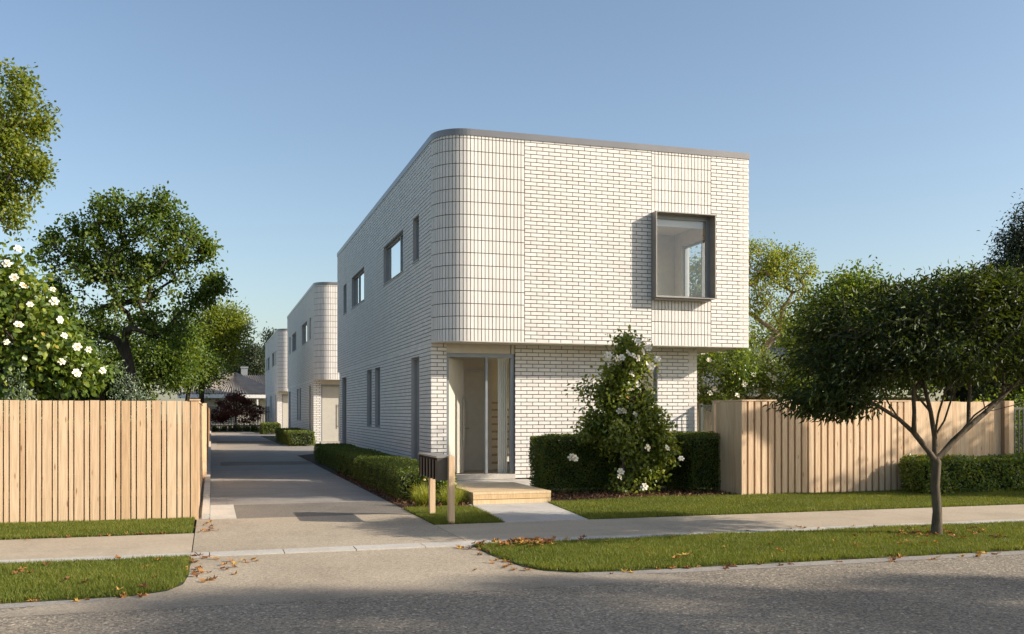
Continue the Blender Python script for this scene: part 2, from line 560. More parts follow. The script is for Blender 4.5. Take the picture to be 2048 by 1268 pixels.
def leaves_mesh(name, rng, pos, length, width, kind='diamond', axis_bias=None, up=0.6, droop=0.2, tones=None, spread=1.0, nbias=None, nrand=0.7):
    n = len(pos)
    tv, tf = leaf_template(kind)
    ax = rng.normal(size=(n, 3)) * spread
    if axis_bias is not None:
        ax = ax + axis_bias
    ax[:, 2] -= droop
    ax = norm(ax)
    nr = rng.normal(size=(n, 3)) * nrand
    if nbias is not None:
        nr = nr + nbias
    nr[:, 2] += up
    nr = norm(nr - ax * np.sum(nr * ax, 1, keepdims=True))
    sd = np.cross(ax, nr)
    L = length * rng.uniform(0.65, 1.25, n)
    W = width * rng.uniform(0.7, 1.2, n)
    V = (pos[:, None, :] + sd[:, None, :] * (tv[None, :, 0:1] * W[:, None, None]) + ax[:, None, :] * (tv[None, :, 1:2] * L[:, None, None])
         + nr[:, None, :] * (tv[None, :, 2:3] * L[:, None, None]))
    m = len(tv)
    F = (tf[None] + (np.arange(n) * m)[:, None, None]).reshape(-1, 3)
    if tones is None:
        tones = rng.uniform(0, 1, n)
    T = np.repeat(tones, len(tf))
    return np_mesh(name, V.reshape(-1, 3), F, T)


def skeleton(rng, trunk, r_base, targets, tip_r, step=0.4, attach_from=1, curve=0.35, expo=2.3, jitter=0.06, chains=()):
    P = [np.array(p, float) for p in trunk]
    par = [-1] + list(range(len(trunk) - 1))
    nt0 = len(trunk)
    top = P[-1]
    order = np.argsort(np.linalg.norm(targets - top, axis=1))
    tips = []
    for ch_ in chains:
        A = np.array(P[attach_from:])
        prev = int(np.argmin(np.linalg.norm(A - np.array(ch_[0]), axis=1))) + attach_from
        if np.linalg.norm(P[prev] - np.array(ch_[0])) < 0.01:
            ch_ = ch_[1:]
        for q in ch_:
            P.append(np.array(q, float))
            par.append(prev)
            prev = len(P) - 1
        tips.append(prev)
    for ti in order:
        t = targets[ti]
        A = np.array(P[attach_from:])
        d = t - A
        dist = np.linalg.norm(d, axis=1)
        inc = np.array([P[i] - P[par[i]] if par[i] >= 0 else np.array((0, 0, 1.0)) for i in range(attach_from, len(P))])
        inc = inc / np.maximum(np.linalg.norm(inc, axis=1, keepdims=True), 1e-6)
        cosang = np.sum(d * inc, 1) / np.maximum(dist, 1e-6)
        cost = dist * (1.0 + 0.7 * (1 - cosang))
        k = int(np.argmin(cost)) + attach_from
        base = P[k]
        L = np.linalg.norm(t - base)
        if L < 0.02:
            tips.append(k)
            continue
        ns = max(1, int(round(L / step)))
        c = base + inc[k - attach_from] * L * curve
        prev = k
        for s in range(1, ns + 1):
            u = s / ns
            q = (1 - u) ** 2 * base + 2 * u * (1 - u) * c + u * u * t
            if s < ns:
                q = q + rng.normal(size=3) * jitter * L / ns
            P.append(q)
            par.append(prev)
            prev = len(P) - 1
        tips.append(prev)
    n = len(P)
    rad = np.zeros(n)
    for i in tips:
        rad[i] = max(rad[i], tip_r)
    acc = np.zeros(n)
    for i in range(n - 1, -1, -1):
        r = max(tip_r, acc[i] ** (1 / expo)) if acc[i] > 0 else tip_r
        rad[i] = r
        if par[i] >= 0:
            acc[par[i]] += r ** expo
    sc = r_base / max(rad[0], 1e-6)
    # scale the thick end only, keep tips fine
    rad = tip_r + (rad - tip_r) * (r_base - tip_r) / max(rad[0] - tip_r, 1e-6)
    for i in range(nt0):
        rad[i] = max(rad[i], r_base * (1 - 0.3 * i / nt0))
    rad[0] = r_base * 1.3
    return np.array(P), np.array(par), rad


def tubes_mesh(name, P, par, rad, sides=6):
    n = len(P)
    ch = [[] for _ in range(n)]
    for i in range(n):
        if par[i] >= 0:
            ch[par[i]].append(i)
    V, Fc = [], []
    ang = np.arange(sides) * 2 * PI / sides
    ca, sa = np.cos(ang), np.sin(ang)

    def ring(p, d, r):
        d = d / max(np.linalg.norm(d), 1e-9)
        a = np.cross(d, (0.31, 0.95, 0.07) if abs(d[1]) < 0.9 else (1, 0, 0))
        a = a / np.linalg.norm(a)
        b = np.cross(d, a)
        i0 = len(V)
        for k in range(sides):
            V.append(p + r * (ca[k] * a + sa[k] * b))
        return i0
    rings = {}
    stack = [0]
    d0 = P[ch[0][0]] - P[0] if ch[0] else np.array((0, 0, 1.0))
    rings[0] = ring(P[0], d0, rad[0])
    while stack:
        i = stack.pop()
        if not ch[i]:
            continue
        main = max(ch[i], key=lambda c: rad[c])
        for c in ch[i]:
            d = P[c] - P[i]
            if c == main:
                r0 = rings[i]
                if ch[c]:
                    m2 = max(ch[c], key=lambda q: rad[q])
                    dd = d / max(np.linalg.norm(d), 1e-9) + (P[m2] - P[c]) / max(np.linalg.norm(P[m2] - P[c]), 1e-9)
                else:
                    dd = d
            else:
                r0 = ring(P[i], d, min(rad[i], rad[c] * 1.2))
                dd = d
            r1 = ring(P[c], dd, rad[c])
            rings[c] = r1
            for k in range(sides):
                k2 = (k + 1) % sides
                Fc.append((r0 + k, r0 + k2, r1 + k2, r1 + k))
            stack.append(c)
    me = np_mesh(name, np.array(V), np.array(Fc), np.full(len(Fc), 0.5))
    me.polygons.foreach_set('use_smooth', np.ones(len(Fc), dtype=bool))
    return me


def sample_ellipsoids(rng, ells, shell=0.5):
    out = []
    for (c, r, n) in ells:
        d = norm(rng.normal(size=(n, 3)))
        rr = rng.uniform(shell, 1.0, n) ** 0.7
        out.append(np.array(c) + d * np.array(r) * rr[:, None])
    return np.concatenate(out)


def make_tree(name, label, cat, base, trunk, r_base, ells, leafn, leafL, leafW, leafmat, bark, seed, kind='diamond', sig=0.28, tip_r=0.006,
              step=0.4, shell=0.45, up=0.6, droop=0.25, attach=1, group=None, curve=0.35, flat=1.0, sides=6, clump=0.35, outward=0.5):
    rng = np.random.default_rng(seed)
    b = np.array(base, float)
    T = sample_ellipsoids(rng, ells, shell)
    P, par, rad = skeleton(rng, trunk, r_base, T, tip_r, step, attach, curve)
    root = empty(name, base, label, cat, group)
    link('trunk', tubes_mesh('trunk', P, par, rad, sides), bark, root)
    k = len(T)
    cw = rng.gamma(1.3, 1.0, k)
    ci = rng.choice(k, leafn, p=cw / cw.sum())
    off = rng.normal(size=(leafn, 3)) * sig
    off[:, 2] *= flat
    pos = T[ci] + off
    cen = T.mean(0)
    ctone = rng.uniform(0, 1, k)
    tn = np.clip(rng.uniform(0, 1, leafn) * (1 - clump) + ctone[ci] * clump, 0, 1)
    bias = norm(pos - cen) * outward + norm(off) * 0.5
    link('crown', leaves_mesh('crown', rng, pos, leafL, leafW, kind, bias, up, droop, tn, 1.0, norm(pos - cen) * 0.55, 0.6), leafmat, root)
    return root, T


def flower_meshes(rng, size):
    """white open blossom: two whorls of cupped petals; returns petals mesh and centre mesh"""
    V, F = [], []
    for wh, (np_, tilt, L) in enumerate(((6, 0.45, 1.0), (5, 0.95, 0.72))):
        for k in range(np_):
            a = 2 * PI * k / np_ + wh * 0.5 + rng.uniform(-0.12, 0.12)
            tl = tilt + rng.uniform(-0.2, 0.2)
            dirx = np.array((math.cos(a), math.sin(a), 0))
            side = np.array((-math.sin(a), math.cos(a), 0))
            i = len(V)
            for (u, w, c) in ((0.08, 0.05, 0), (0.45, 0.26, 0.10), (0.80, 0.27, 0.06), (1.0, 0.10, -0.05)):
                p = dirx * u * L * math.cos(tl) + np.array((0, 0, 1)) * (u * L * math.sin(tl) - 0.14 * u * u * L)
                V.append((p + side * w * L + np.array((0, 0, c))) * size * 0.5)
                V.append((p - side * w * L + np.array((0, 0, c))) * size * 0.5)
            for q in range(3):
                F.append((i + 2 * q, i + 2 * q + 1, i + 2 * q + 3, i + 2 * q + 2))
    me = np_mesh('flower', np.array(V), np.array(F), np.full(len(F), 0.5))
    me.polygons.foreach_set('use_smooth', np.ones(len(F), dtype=bool))
    me.materials.append(MATS['petal'])
    V, F = [], []
    for k in range(6):
        a = PI / 3 * k
        V.append(np.array((math.cos(a) * 0.15, math.sin(a) * 0.15, 0.10)) * size * 0.5)
    for k in range(6):
        a = PI / 3 * k
        V.append(np.array((math.cos(a) * 0.12, math.sin(a) * 0.12, 0.32)) * size * 0.5)
    V.append(np.array((0, 0, 0.42)) * size * 0.5)
    for k in range(6):
        k2 = (k + 1) % 6
        F.append((k, k2, 6 + k2))
        F.append((k, 6 + k2, 6 + k))
        F.append((6 + k, 6 + k2, 12))
    me2 = np_mesh('flower_centre', np.array(V), np.array(F), np.full(len(F), 0.5))
    me2.materials.append(MATS['pollen'])
    return me, me2


_fr = np.random.default_rng(5)
FLOWERS = [flower_meshes(_fr, 0.20) for _ in range(4)]


def add_flower(parent, p, d, scale, i, seedr):
    pm, cm = FLOWERS[i % 4]
    o = bpy.data.objects.new('flower', pm)
    COL.objects.link(o)
    o.parent = parent
    o.location = p
    q = Vector(d).to_track_quat('Z', 'Y').to_euler()
    o.rotation_euler = q
    o.scale = (scale,) * 3
    c = bpy.data.objects.new('flower_centre', cm)
    COL.objects.link(c)
    c.parent = o


def hedge(name, label, a, b, n, leaf, seed, mat='leaf_hedge', wob=0.04, parent_mat='hedge_core', faces=('-x', '+x', '-y', '+y', '+z'), group=None, cat='hedge'):
    rng = np.random.default_rng(seed)
    a = np.array(a, float)
    b = np.array(b, float)
    ctr = (a + b) / 2
    base = np.array((ctr[0], ctr[1], a[2]))
    root = empty(name, tuple(base), label, cat, group)
    s = b - a
    areas = {'-x': s[1] * s[2], '+x': s[1] * s[2], '-y': s[0] * s[2], '+y': s[0] * s[2], '+z': s[0] * s[1]}
    tot = sum(areas[f] for f in faces)
    pos, nor = [], []
    for f in faces:
        k = max(1, int(n * areas[f] / tot))
        u = rng.uniform(0, 1, (k, 3))
        p = a + u * s
        axi = {'x': 0, 'y': 1, 'z': 2}[f[1]]
        sg = 1 if f[0] == '+' else -1
        p[:, axi] = (b if sg > 0 else a)[axi]
        nn = np.zeros((k, 3))
        nn[:, axi] = sg
        dep = np.abs(rng.normal(size=k)) * 0.035
        # gentle surface undulation
        und = np.sin(p[:, 0] * 5.1 + p[:, 1] * 4.3 + 1.3) * np.sin(p[:, 2] * 6.7 + p[:, 1] * 2.9 + p[:, 0] * 2.1) * wob
        p[:, axi] += sg * (und - dep + 0.012)
        pos.append(p)
        nor.append(nn)
    pos = np.concatenate(pos)
    nor = np.concatenate(nor)
    # round the corners slightly
    rel = (pos - ctr) / (s / 2)
    edge = np.sort(np.abs(rel), axis=1)[:, 1]
    pull = np.clip(edge - 0.9, 0, 1)[:, None] * 0.35
    rad = np.minimum(s / 2, 0.35)
    pos = pos - np.sign(rel) * pull * rad
    pos[:, 2] = np.maximum(pos[:, 2], a[2] + 0.01)
    cl = np.sin(pos[:, 0] * 9 + 2) * np.sin(pos[:, 1] * 8) * np.sin(pos[:, 2] * 10 + 1)
    tn = np.clip(rng.uniform(0, 1, len(pos)) * 0.75 + 0.15 + cl * 0.2, 0, 1)
    link('foliage', leaves_mesh('foliage', rng, pos - base, leaf, leaf * 0.62, 'diamond', nor * 0.25, 0.25, 0.0, tn, 1.0, nor * 0.9, 0.55), mat, root)
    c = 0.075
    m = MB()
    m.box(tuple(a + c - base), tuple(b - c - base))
    m.build('dark_core', parent_mat, root)  # solid near-black box added as the unlit inside, blocks the view through
    return root


def mound(name, label, cat, base, rad, n, leaf, mat, seed, kind='diamond', lw=0.5, group=None, core=True, up=0.4, flowers=None):
    rng = np.random.default_rng(seed)
    root = empty(name, base, label, cat, group)
    d = norm(rng.normal(size=(n, 3)))
    d[:, 2] = np.abs(d[:, 2])
    lump = 1 + 0.16 * np.sin(d[:, 0] * 7 + seed) * np.sin(d[:, 1] * 6 + 1) + 0.12 * np.sin(d[:, 2] * 11 + seed)
    r = lump * (1 - np.abs(rng.normal(size=n)) * 0.14)
    pos = d * np.array(rad) * r[:, None]
    tn = rng.uniform(0, 1, n)
    link('foliage', leaves_mesh('foliage', rng, pos, leaf, leaf * lw, kind, d * 0.5, up, 0.0, tn, 1.0, d * 0.7, 0.6), mat, root)
    if core:
        k = 300
        dd = norm(rng.normal(size=(k, 3)))
        dd[:, 2] = np.abs(dd[:, 2])
        pts = np.zeros((k * 2, 3))
        P = [np.zeros(3)]
        par = [-1]
        rd = [0.02]
        for j in range(60):
            P.append(dd[j] * np.array(rad) * 0.45)
            par.append(0)
            rd.append(0.008)
            P.append(dd[j] * np.array(rad) * 0.9)
            par.append(len(P) - 2)
            rd.append(0.004)
        link('stem', tubes_mesh('stem', np.array(P), np.array(par), np.array(rd), 4), 'bark_dark', root)
    return root, pos


def grass_patch(name, label, region, n, seed, h=0.045, w=0.006, z=0.0):
    """region: function(x,y)->mask, bounds"""
    (x0, x1, y0, y1), inside = region
    rng = np.random.default_rng(seed)
    x = rng.uniform(x0, x1, n)
    y = rng.uniform(y0, y1, n)
    k = inside(x, y)
    x, y = x[k], y[k]
    n = len(x)
    a = rng.uniform(0, 2 * PI, n)
    big = 0.5 + 0.5 * np.sin(x * 2.3 + 1) * np.sin(y * 3.1 + 0.4) + 0.3 * np.sin(x * 7.7) * np.sin(y * 9.1)
    hh = h * rng.uniform(0.5, 1.35, n) * (0.85 + 0.3 * big)
    ww = w * rng.uniform(0.7, 1.4, n)
    lean = rng.uniform(0.1, 0.9, n) * hh
    la = rng.uniform(0, 2 * PI, n)
    V = np.zeros((n, 3, 3))
    V[:, 0] = np.stack([x - np.cos(a) * ww, y - np.sin(a) * ww, np.full(n, z)], 1)
    V[:, 1] = np.stack([x + np.cos(a) * ww, y + np.sin(a) * ww, np.full(n, z)], 1)
    V[:, 2] = np.stack([x + np.cos(la) * lean, y + np.sin(la) * lean, z + hh], 1)
    F = np.arange(n * 3).reshape(n, 3)
    tn = np.clip(rng.beta(2.2, 3.0, n) * 0.8 + 0.22 * big - 0.05, 0, 1)
    dead = rng.uniform(0, 1, n) < 0.05
    tn[dead] = rng.uniform(0.85, 1.0, dead.sum())
    o = link(name, np_mesh(name, V.reshape(-1, 3), F, tn), 'leaf_grass')
    o['label'] = label
    o['category'] = 'grass'
    return stuff(o)


# ------------------------------------------------------------------ the ground
YR, YK0, YK1, YF = 8.46, 10.57, 10.88, 12.64      # road edge, kerb strip, back of footpath
DX0, DX1 = -0.20, 2.82                             # driveway
structure(poly_sheet('ground', [(-400, -300), (500, -300), (500, 700), (-400, 700)], -0.03, 'far_ground'))
structure(poly_sheet('road', [(-120, -3.2), (160, -3.2), (160, YR + 0.05), (-120, YR + 0.05)], -0.0015, 'asphalt'))
flareL = [(DX0, YK0), (DX0, 9.45), (-0.237, 8.95), (-0.36, 8.66), (-0.62, 8.50), (-1.1, YR)]
flareR = [(DX1 - 0.03, YK0), (2.79, 9.92), (2.824, 9.40), (2.885, 8.98), (3.0, 8.70), (3.25, 8.52), (3.7, YR)]
structure(poly_sheet('driveway_apron', [(-1.1, YR)] + flareL[::-1][1:] + flareR + [(3.7, YR)] if False else list(reversed(flareL)) + flareR + [(4.2, 7.9), (-1.7, 7.9)], 0.0, 'apron_aggregate'))
structure(poly_sheet('gutter', [(-60, 8.22), (-1.6, 8.24), (-0.9, 8.33), (-0.5, YR + 0.2), (-60, YR + 0.2)], 0.001, 'gutter_concrete'))
structure(poly_sheet('gutter', [(3.05, YR + 0.2), (3.3, 8.36), (4.2, 8.24), (60, 8.2), (60, YR + 0.2)], 0.001, 'gutter_concrete'))
structure(poly_sheet('lawn', [(-60, YR), (-1.1, YR)] + flareL[::-1][1:] + [(DX0, YK0), (-60, YK0)], 0.004, 'lawn_base'))
structure(poly_sheet('lawn', [(60, YK0)] + flareR + [(60, YR)], 0.004, 'lawn_base'))
structure(poly_sheet('lawn', [(-60, YF), (DX0 - 0.02, YF), (DX0 - 0.02, 14.32), (-60, 14.32)], 0.004, 'lawn_base'))
structure(poly_sheet('lawn', [(5.02, YF), (60, YF), (60, 15.6), (9.0, 15.7), (5.36, 15.25), (5.02, 15.2)], 0.004, 'lawn_base'))
structure(poly_sheet('lawn', [(DX1, YF), (3.78, YF), (3.95, 14.75), (DX1, 14.75)], 0.004, 'lawn_base'))
structure(poly_sheet('lawn', [(-80, -12), (120, -12), (120, -3.3), (-80, -3.3)], 0.0, 'lawn_base'))
structure(poly_sheet('mulch_bed', [(DX1, 14.72), (4.05, 14.72), (4.05, 20.6), (4.5, 20.7), (4.5, 37.0), (DX1 + 0.12, 34.2), (DX1, 30)], 0.0, 'soil'))
structure(poly_sheet('mulch_bed', [(5.36, 15.2), (6.8, 15.42), (8.0, 15.75), (9.15, 15.55), (9.15, 19.2), (5.36, 19.2)], 0.008, 'soil'))
structure(poly_sheet('neighbour_yard', [(-60, 14.33), (-0.2, 14.33), (-0.2, 82), (-60, 82)], -0.01, 'far_ground'))

# footpath with separate slabs and kerb blocks
fp = structure(poly_sheet('footpath', [(-60, YK0 + 0.01), (60, YK0 + 0.01), (60, YF), (-60, YF)], -0.006, 'soil'))


def sheet_part(name, x0, x1, y0, y1, z, mat, parent, gap=0.004, thick=0.05):
    m = MB()
    m.box((x0 + gap, y0 + gap, z - thick), (x1 - gap, y1 - gap, z), 0.5, ('-z',))
    return m.build(name, mat, parent)


xs = [-30, -12, -8.2, -4.2, DX0]
for a, b in zip(xs[:-1], xs[1:]):
    sheet_part('footpath_slab', a, b, YK1, YF, 0.006, 'path_concrete', fp, 0.006)
xs = [DX0, 2.82]
sheet_part('footpath_slab', DX0, DX1, YK1, 14.2, 0.006, 'aggregate', fp, 0.006)
xs = [DX1, 5.6, 9.6, 13.6, 17.6, 40]
for a, b in zip(xs[:-1], xs[1:]):
    sheet_part('footpath_slab', a, b, YK1, YF, 0.006, 'path_concrete', fp, 0.003)
x = -9.9
rk = random.Random(4)
while x < 14.5:
    sheet_part('kerb_block', x, x + 0.76, YK0, YK1, 0.012 + rk.uniform(-0.002, 0.003), 'pale_concrete', fp, 0.0045)
    x += 0.76
sheet_part('kerb_block', 14.6, 40, YK0, YK1, 0.012, 'pale_concrete', fp)
sheet_part('kerb_block', -40, -9.9, YK0, YK1, 0.012, 'pale_concrete', fp)
structure(poly_sheet('entry_path', [(3.80, YF), (5.0, YF), (5.30, 15.3), (5.30, 17.4), (6.7, 17.4), (6.7, 20.62), (4.1, 20.62), (4.1, 15.3), (3.97, 15.3)], 0.012, 'pale_concrete', None, 0.04))

# driveway: base with panels
dw = structure(poly_sheet('driveway', [(DX0, 14.2), (DX1, 14.2), (DX1, 34.3), (4.5, 37.2), (14, 37.2), (14, 45.2), (3.0, 45.6), (DX1 + 0.2, 50), (2.9, 62), (14, 63), (14, 71.5), (3.0, 72), (2.9, 80), (DX0, 80)], 0.0, 'broom_concrete'))
sheet_part('driveway_edge_strip', -0.02, 0.34, 14.2, 16.35, 0.008, 'pale_concrete', dw, 0.002)
sheet_part('driveway_edge_strip', -0.02, 0.245, 16.35, 56, 0.008, 'broom_concrete', dw, 0.002)
sheet_part('driveway_band', 0.34, DX1, 14.2, 16.3, 0.006, 'aggregate_dark', dw, 0.003)
sheet_part('driveway_band', 0.245, 2.84, 28.3, 30.3, 0.006, 'aggregate_dark', dw, 0.003)
sheet_part('driveway_band', 0.245, 3.0, 46.6, 52.0, 0.006, 'aggregate_dark', dw, 0.003)
for (y0, y1) in ((16.3, 28.3), (30.3, 37.4), (37.4, 46.6), (52, 62), (62, 80)):
    sheet_part('driveway_panel', 0.245, DX1, y0, y1, 0.005, 'broom_concrete', dw, 0.003)
for (y0, y1, h) in ((14.36, 17.2, 0.07), (17.2, 24, 0.11), (24, 34, 0.12), (34, 44, 0.12), (44, 60, 0.12), (60, 80, 0.12)):
    m = MB()
    m.box((-0.13, y0 + 0.004, -0.02), (-0.025, y1 - 0.004, h), 0.5)
    m.build('kerb_block', 'pale_concrete', dw)


# ------------------------------------------------------------------ townhouses
XL, YW, YF0, XRU, XRL = 4.533, 20.65, 19.95, 11.885, 10.92
YBU, YBL = 37.07, 36.38
XCUT, YCUT = 6.4, 34.3
ZB, ZS, ZC, ZT = 0.03, 2.991, 7.36, 7.485
RAD = YW - YF0
CH = 0.0846
BL = 0.275
J = 0.0158
SW = 0.0805
SHT = 0.2685
TH_B = 0.017


def sub_rect(r, holes):
    rs = [r]
    for (a0, a1, b0, b1) in holes:
        nr = []
        for (u0, u1, z0, z1) in rs:
            if u1 <= a0 or u0 >= a1 or z1 <= b0 or z0 >= b1:
                nr.append((u0, u1, z0, z1))
                continue
            if u0 < a0: nr.append((u0, a0, z0, z1))
            if u1 > a1: nr.append((a1, u1, z0, z1))
            m0, m1 = max(u0, a0), min(u1, a1)
            if z0 < b0: nr.append((m0, m1, z0, b0))
            if z1 > b1: nr.append((m0, m1, b1, z1))
        rs = nr
    return [q for q in rs if q[1] - q[0] > 0.010 and q[3] - q[2] > 0.012]


def stretcher(u0, u1, z0, z1, holes, off=0.0):
    out = []
    nrow = int(math.ceil((z1 - z0) / CH - 1e-6))
    for r in range(nrow):
        za = z0 + r * CH + J / 2
        zb = min(z0 + (r + 1) * CH - J / 2, z1)
        if zb - za < 0.02:
            continue
        s = u0 - (BL / 2 if r % 2 else 0.0) - off
        while s < u1:
            a, b = max(s, u0 + 0.001 - J / 2), min(s + BL, u1 - 0.001 + J / 2)
            if b - a > 0.03:
                out += sub_rect((a + J / 2, b - J / 2, za, zb), holes)
            s += BL
    return out


def soldier(u0, u1, z0, z1, holes):
    out = []
    n = max(1, int(round((u1 - u0) / SW)))
    w = (u1 - u0) / n
    nrow = int(math.ceil((z1 - z0) / SHT - 1e-6))
    for r in range(nrow):
        za = z0 + r * SHT + J / 2
        zb = min(z0 + (r + 1) * SHT - J / 2, z1)
        if zb - za < 0.02:
            continue
        for k in range(n):
            out += sub_rect((u0 + k * w + J / 2, u0 + (k + 1) * w - J / 2, za, zb), holes)
    return out


def holed_wall(m, P, u0, u1, z0, z1, holes, t):
    """P(u, depth, z) -> xyz ; wall from depth 0 (outside) to t"""
    us = sorted({u0, u1, *[h[0] for h in holes], *[h[1] for h in holes]})
    zs = sorted({z0, z1, *[h[2] for h in holes], *[h[3] for h in holes]})
    us = [u for u in us if u0 <= u <= u1]
    zs = [z for z in zs if z0 <= z <= z1]
    for a, b in zip(us[:-1], us[1:]):
        for c, d in zip(zs[:-1], zs[1:]):
            um, zm = (a + b) / 2, (c + d) / 2
            if any(h[0] < um < h[1] and h[2] < zm < h[3] for h in holes):
                continue
            m.quad([P(a, 0, c), P(b, 0, c), P(b, 0, d), P(a, 0, d)])
            m.quad([P(a, t, c), P(a, t, d), P(b, t, d), P(b, t, c)])
    for (a, b, c, d) in holes:
        m.quad([P(a, 0, c), P(a, t, c), P(a, t, d), P(a, 0, d)])
        m.quad([P(b, 0, c), P(b, t, c), P(b, t, d), P(b, 0, d)])
        m.quad([P(a, 0, c), P(b, 0, c), P(b, t, c), P(a, t, c)])
        m.quad([P(a, 0, d), P(b, 0, d), P(b, t, d), P(a, t, d)])
    m.quad([P(u0, 0, z0), P(u0, 0, z1), P(u0, t, z1), P(u0, t, z0)])
    m.quad([P(u1, 0, z0), P(u1, 0, z1), P(u1, t, z1), P(u1, t, z0)])


def pbox(m, P, u0, u1, d0, d1, z0, z1, tone=0.5):
    v = [P(u0, d0, z0), P(u1, d0, z0), P(u1, d1, z0), P(u0, d1, z0), P(u0, d0, z1), P(u1, d0, z1), P(u1, d1, z1), P(u0, d1, z1)]
    i = len(m.v)
    m.v.extend(v)
    for f in ((0, 3, 2, 1), (4, 5, 6, 7), (0, 1, 5, 4), (1, 2, 6, 5), (2, 3, 7, 6), (3, 0, 4, 7)):
        m.f.append(tuple(i + j for j in f))
        m.t.append(tone)


# openings on the side (long) wall: u = local y from the front corner
SIDE_U = [(1.28, 1.98, 5.0, 6.03), (3.20, 6.08, 5.0, 6.03), (9.68, 12.48, 5.0, 6.03), (13.80, 14.62, 5.0, 6.03)]
SIDE_L = [(1.25, 2.19, 0.06, 2.78), (6.64, 7.55, 1.07, 2.775), (8.16, 9.08, 1.07, 2.775), (13.79, 14.99, 0.06, 2.74)]
DOOR = (4.88, 6.436, 0.093, ZS)
SLIT = (9.46, 9.91, 1.755, 2.66)
BOX = (9.42, 10.905, 4.05, 5.965)
RWIN = (21.0, 22.9, 3.95, 5.80)
LWIN = (21.0, 24.4, 0.15, 2.75)


def px_size(x, y, w, h, cosn):
    d = x * math.sin(TH) + y * math.cos(TH)
    return w * h / d / d * cosn


def lining_window(root, P, u0, u1, z0, z1, mull=(), recess=0.11, frame='frame_grey', pane='glass_mirror', fw=0.05, sill=True, blind=None, panel=None, wide=0.0):
    w = MB()
    # lining of the reveal
    f = MB()
    a, b, c, d = u0, u1, z0, z1
    pbox(f, P, a, a + fw, recess - 0.03, recess + 0.04, c, d)
    pbox(f, P, b - fw, b, recess - 0.03, recess + 0.04, c, d)
    pbox(f, P, a + fw, b - fw, recess - 0.03, recess + 0.04, d - fw, d)
    pbox(f, P, a + fw, b - fw, recess - 0.03, recess + 0.04, c, c + fw)
    for mu in mull:
        pbox(f, P, mu - fw * 0.5, mu + fw * 0.5, recess - 0.032, recess + 0.042, c + fw, d - fw)
    o = f.build('window', frame, root)
    l = MB()
    t = 0.012
    pbox(l, P, a + 0.002, a + t, 0.002, recess - 0.031, c + 0.002, d - t)
    pbox(l, P, b - t, b - 0.002, 0.002, recess - 0.031, c + 0.002, d - t)
    pbox(l, P, a + 0.002, b - 0.002, 0.002, recess - 0.031, d - t + 0.001, d - 0.002)
    l.build('reveal', 'lining_grey', o)
    g = MB()
    g.quad([P(a + fw * 0.5, recess, c + fw * 0.5), P(b - fw * 0.5, recess, c + fw * 0.5), P(b - fw * 0.5, recess, d - fw * 0.5), P(a + fw * 0.5, recess, d - fw * 0.5)])
    g.build('pane', pane if panel is None else panel, o)
    if sill:
        s = MB()
        pbox(s, P, a - 0.02, b + 0.02, -0.025, recess - 0.03, c - 0.022, c - 0.001)
        s.build('sill', 'lining_grey', o)
    if blind:
        s = MB()
        pbox(s, P, blind[0], blind[1], recess + 0.10, recess + 0.115, c + 0.01, d)
        s.build('blind', 'blind_white', o)
    return o


def cap_outline(e, ybu):
    pts = [(XL - e, ybu)]
    for k in range(0, 15):
        a = PI + (PI / 2) * k / 14
        pts.append((XL + RAD + (RAD + e) * math.cos(a), YW + (RAD + e) * math.sin(a)))
    pts.append((XRU + e, YF0 - e))
    pts.append((XRU + e, YCUT + (ybu - YBU)))
    pts.append((XCUT + e, YCUT + (ybu - YBU)))
    pts.append((XCUT + e, ybu))
    return pts


HOUSE_SHARED = {}


def brick_lists():
    """all bricks as (o, u, n, rect, kind)"""
    L = []
    o, u, n = (XL + TH_B, YW), (0.0, 1.0), (-1.0, 0.0)
    hol = [(a, b, c, d) for a, b, c, d in SIDE_U + SIDE_L]
    for r in stretcher(0.0, YBL - YW, ZB, ZS, hol):
        L.append((o, u, n, r, 's'))
    for r in stretcher(0.0, YBU - YW, ZS, ZC, hol, off=0.07):
        L.append((o, u, n, r, 's'))
    o, u, n = (0.0, YW + TH_B), (1.0, 0.0), (0.0, -1.0)
    for r in stretcher(XL, DOOR[0] - 0.001, ZB, ZS, [DOOR]) + stretcher(DOOR[1] + 0.001, XRL, ZB, ZS, [SLIT]):
        L.append((o, u, n, r, 's'))
    o = (0.0, YF0 + TH_B)
    for r in soldier(XL + RAD, 6.432, ZS, ZC, []):
        L.append((o, u, n, r, 'v'))
    for r in stretcher(6.436, 9.416, ZS, ZC, []):
        L.append((o, u, n, r, 's'))
    for r in soldier(9.42, 10.906, ZS, ZC, [BOX]):
        L.append((o, u, n, r, 'v'))
    for r in stretcher(10.91, XRU, ZS, ZC, []):
        L.append((o, u, n, r, 's'))
    nb = 14
    cx, cy = XL + RAD, YW
    ri = RAD - TH_B
    for k in range(nb):
        a = PI + (PI / 2) * (k + 0.5) / nb
        n2 = (math.cos(a), math.sin(a))
        u2 = (-math.sin(a), math.cos(a))
        half = ri * math.tan(PI / 4 / nb)
        oo = (cx + n2[0] * ri, cy + n2[1] * ri)
        for (a0, a1, z0, z1) in soldier(-half, half, ZS, ZC, []):
            pass
        nrow = int(math.ceil((ZC - ZS) / SHT))
        for r in range(nrow):
            za = ZS + r * SHT + J / 2
            zb = min(ZS + (r + 1) * SHT - J / 2, ZC)
            if zb - za > 0.02:
                L.append((oo, u2, n2, (-half + 0.0075, half - 0.0075, za, zb), 'v'))
    return L


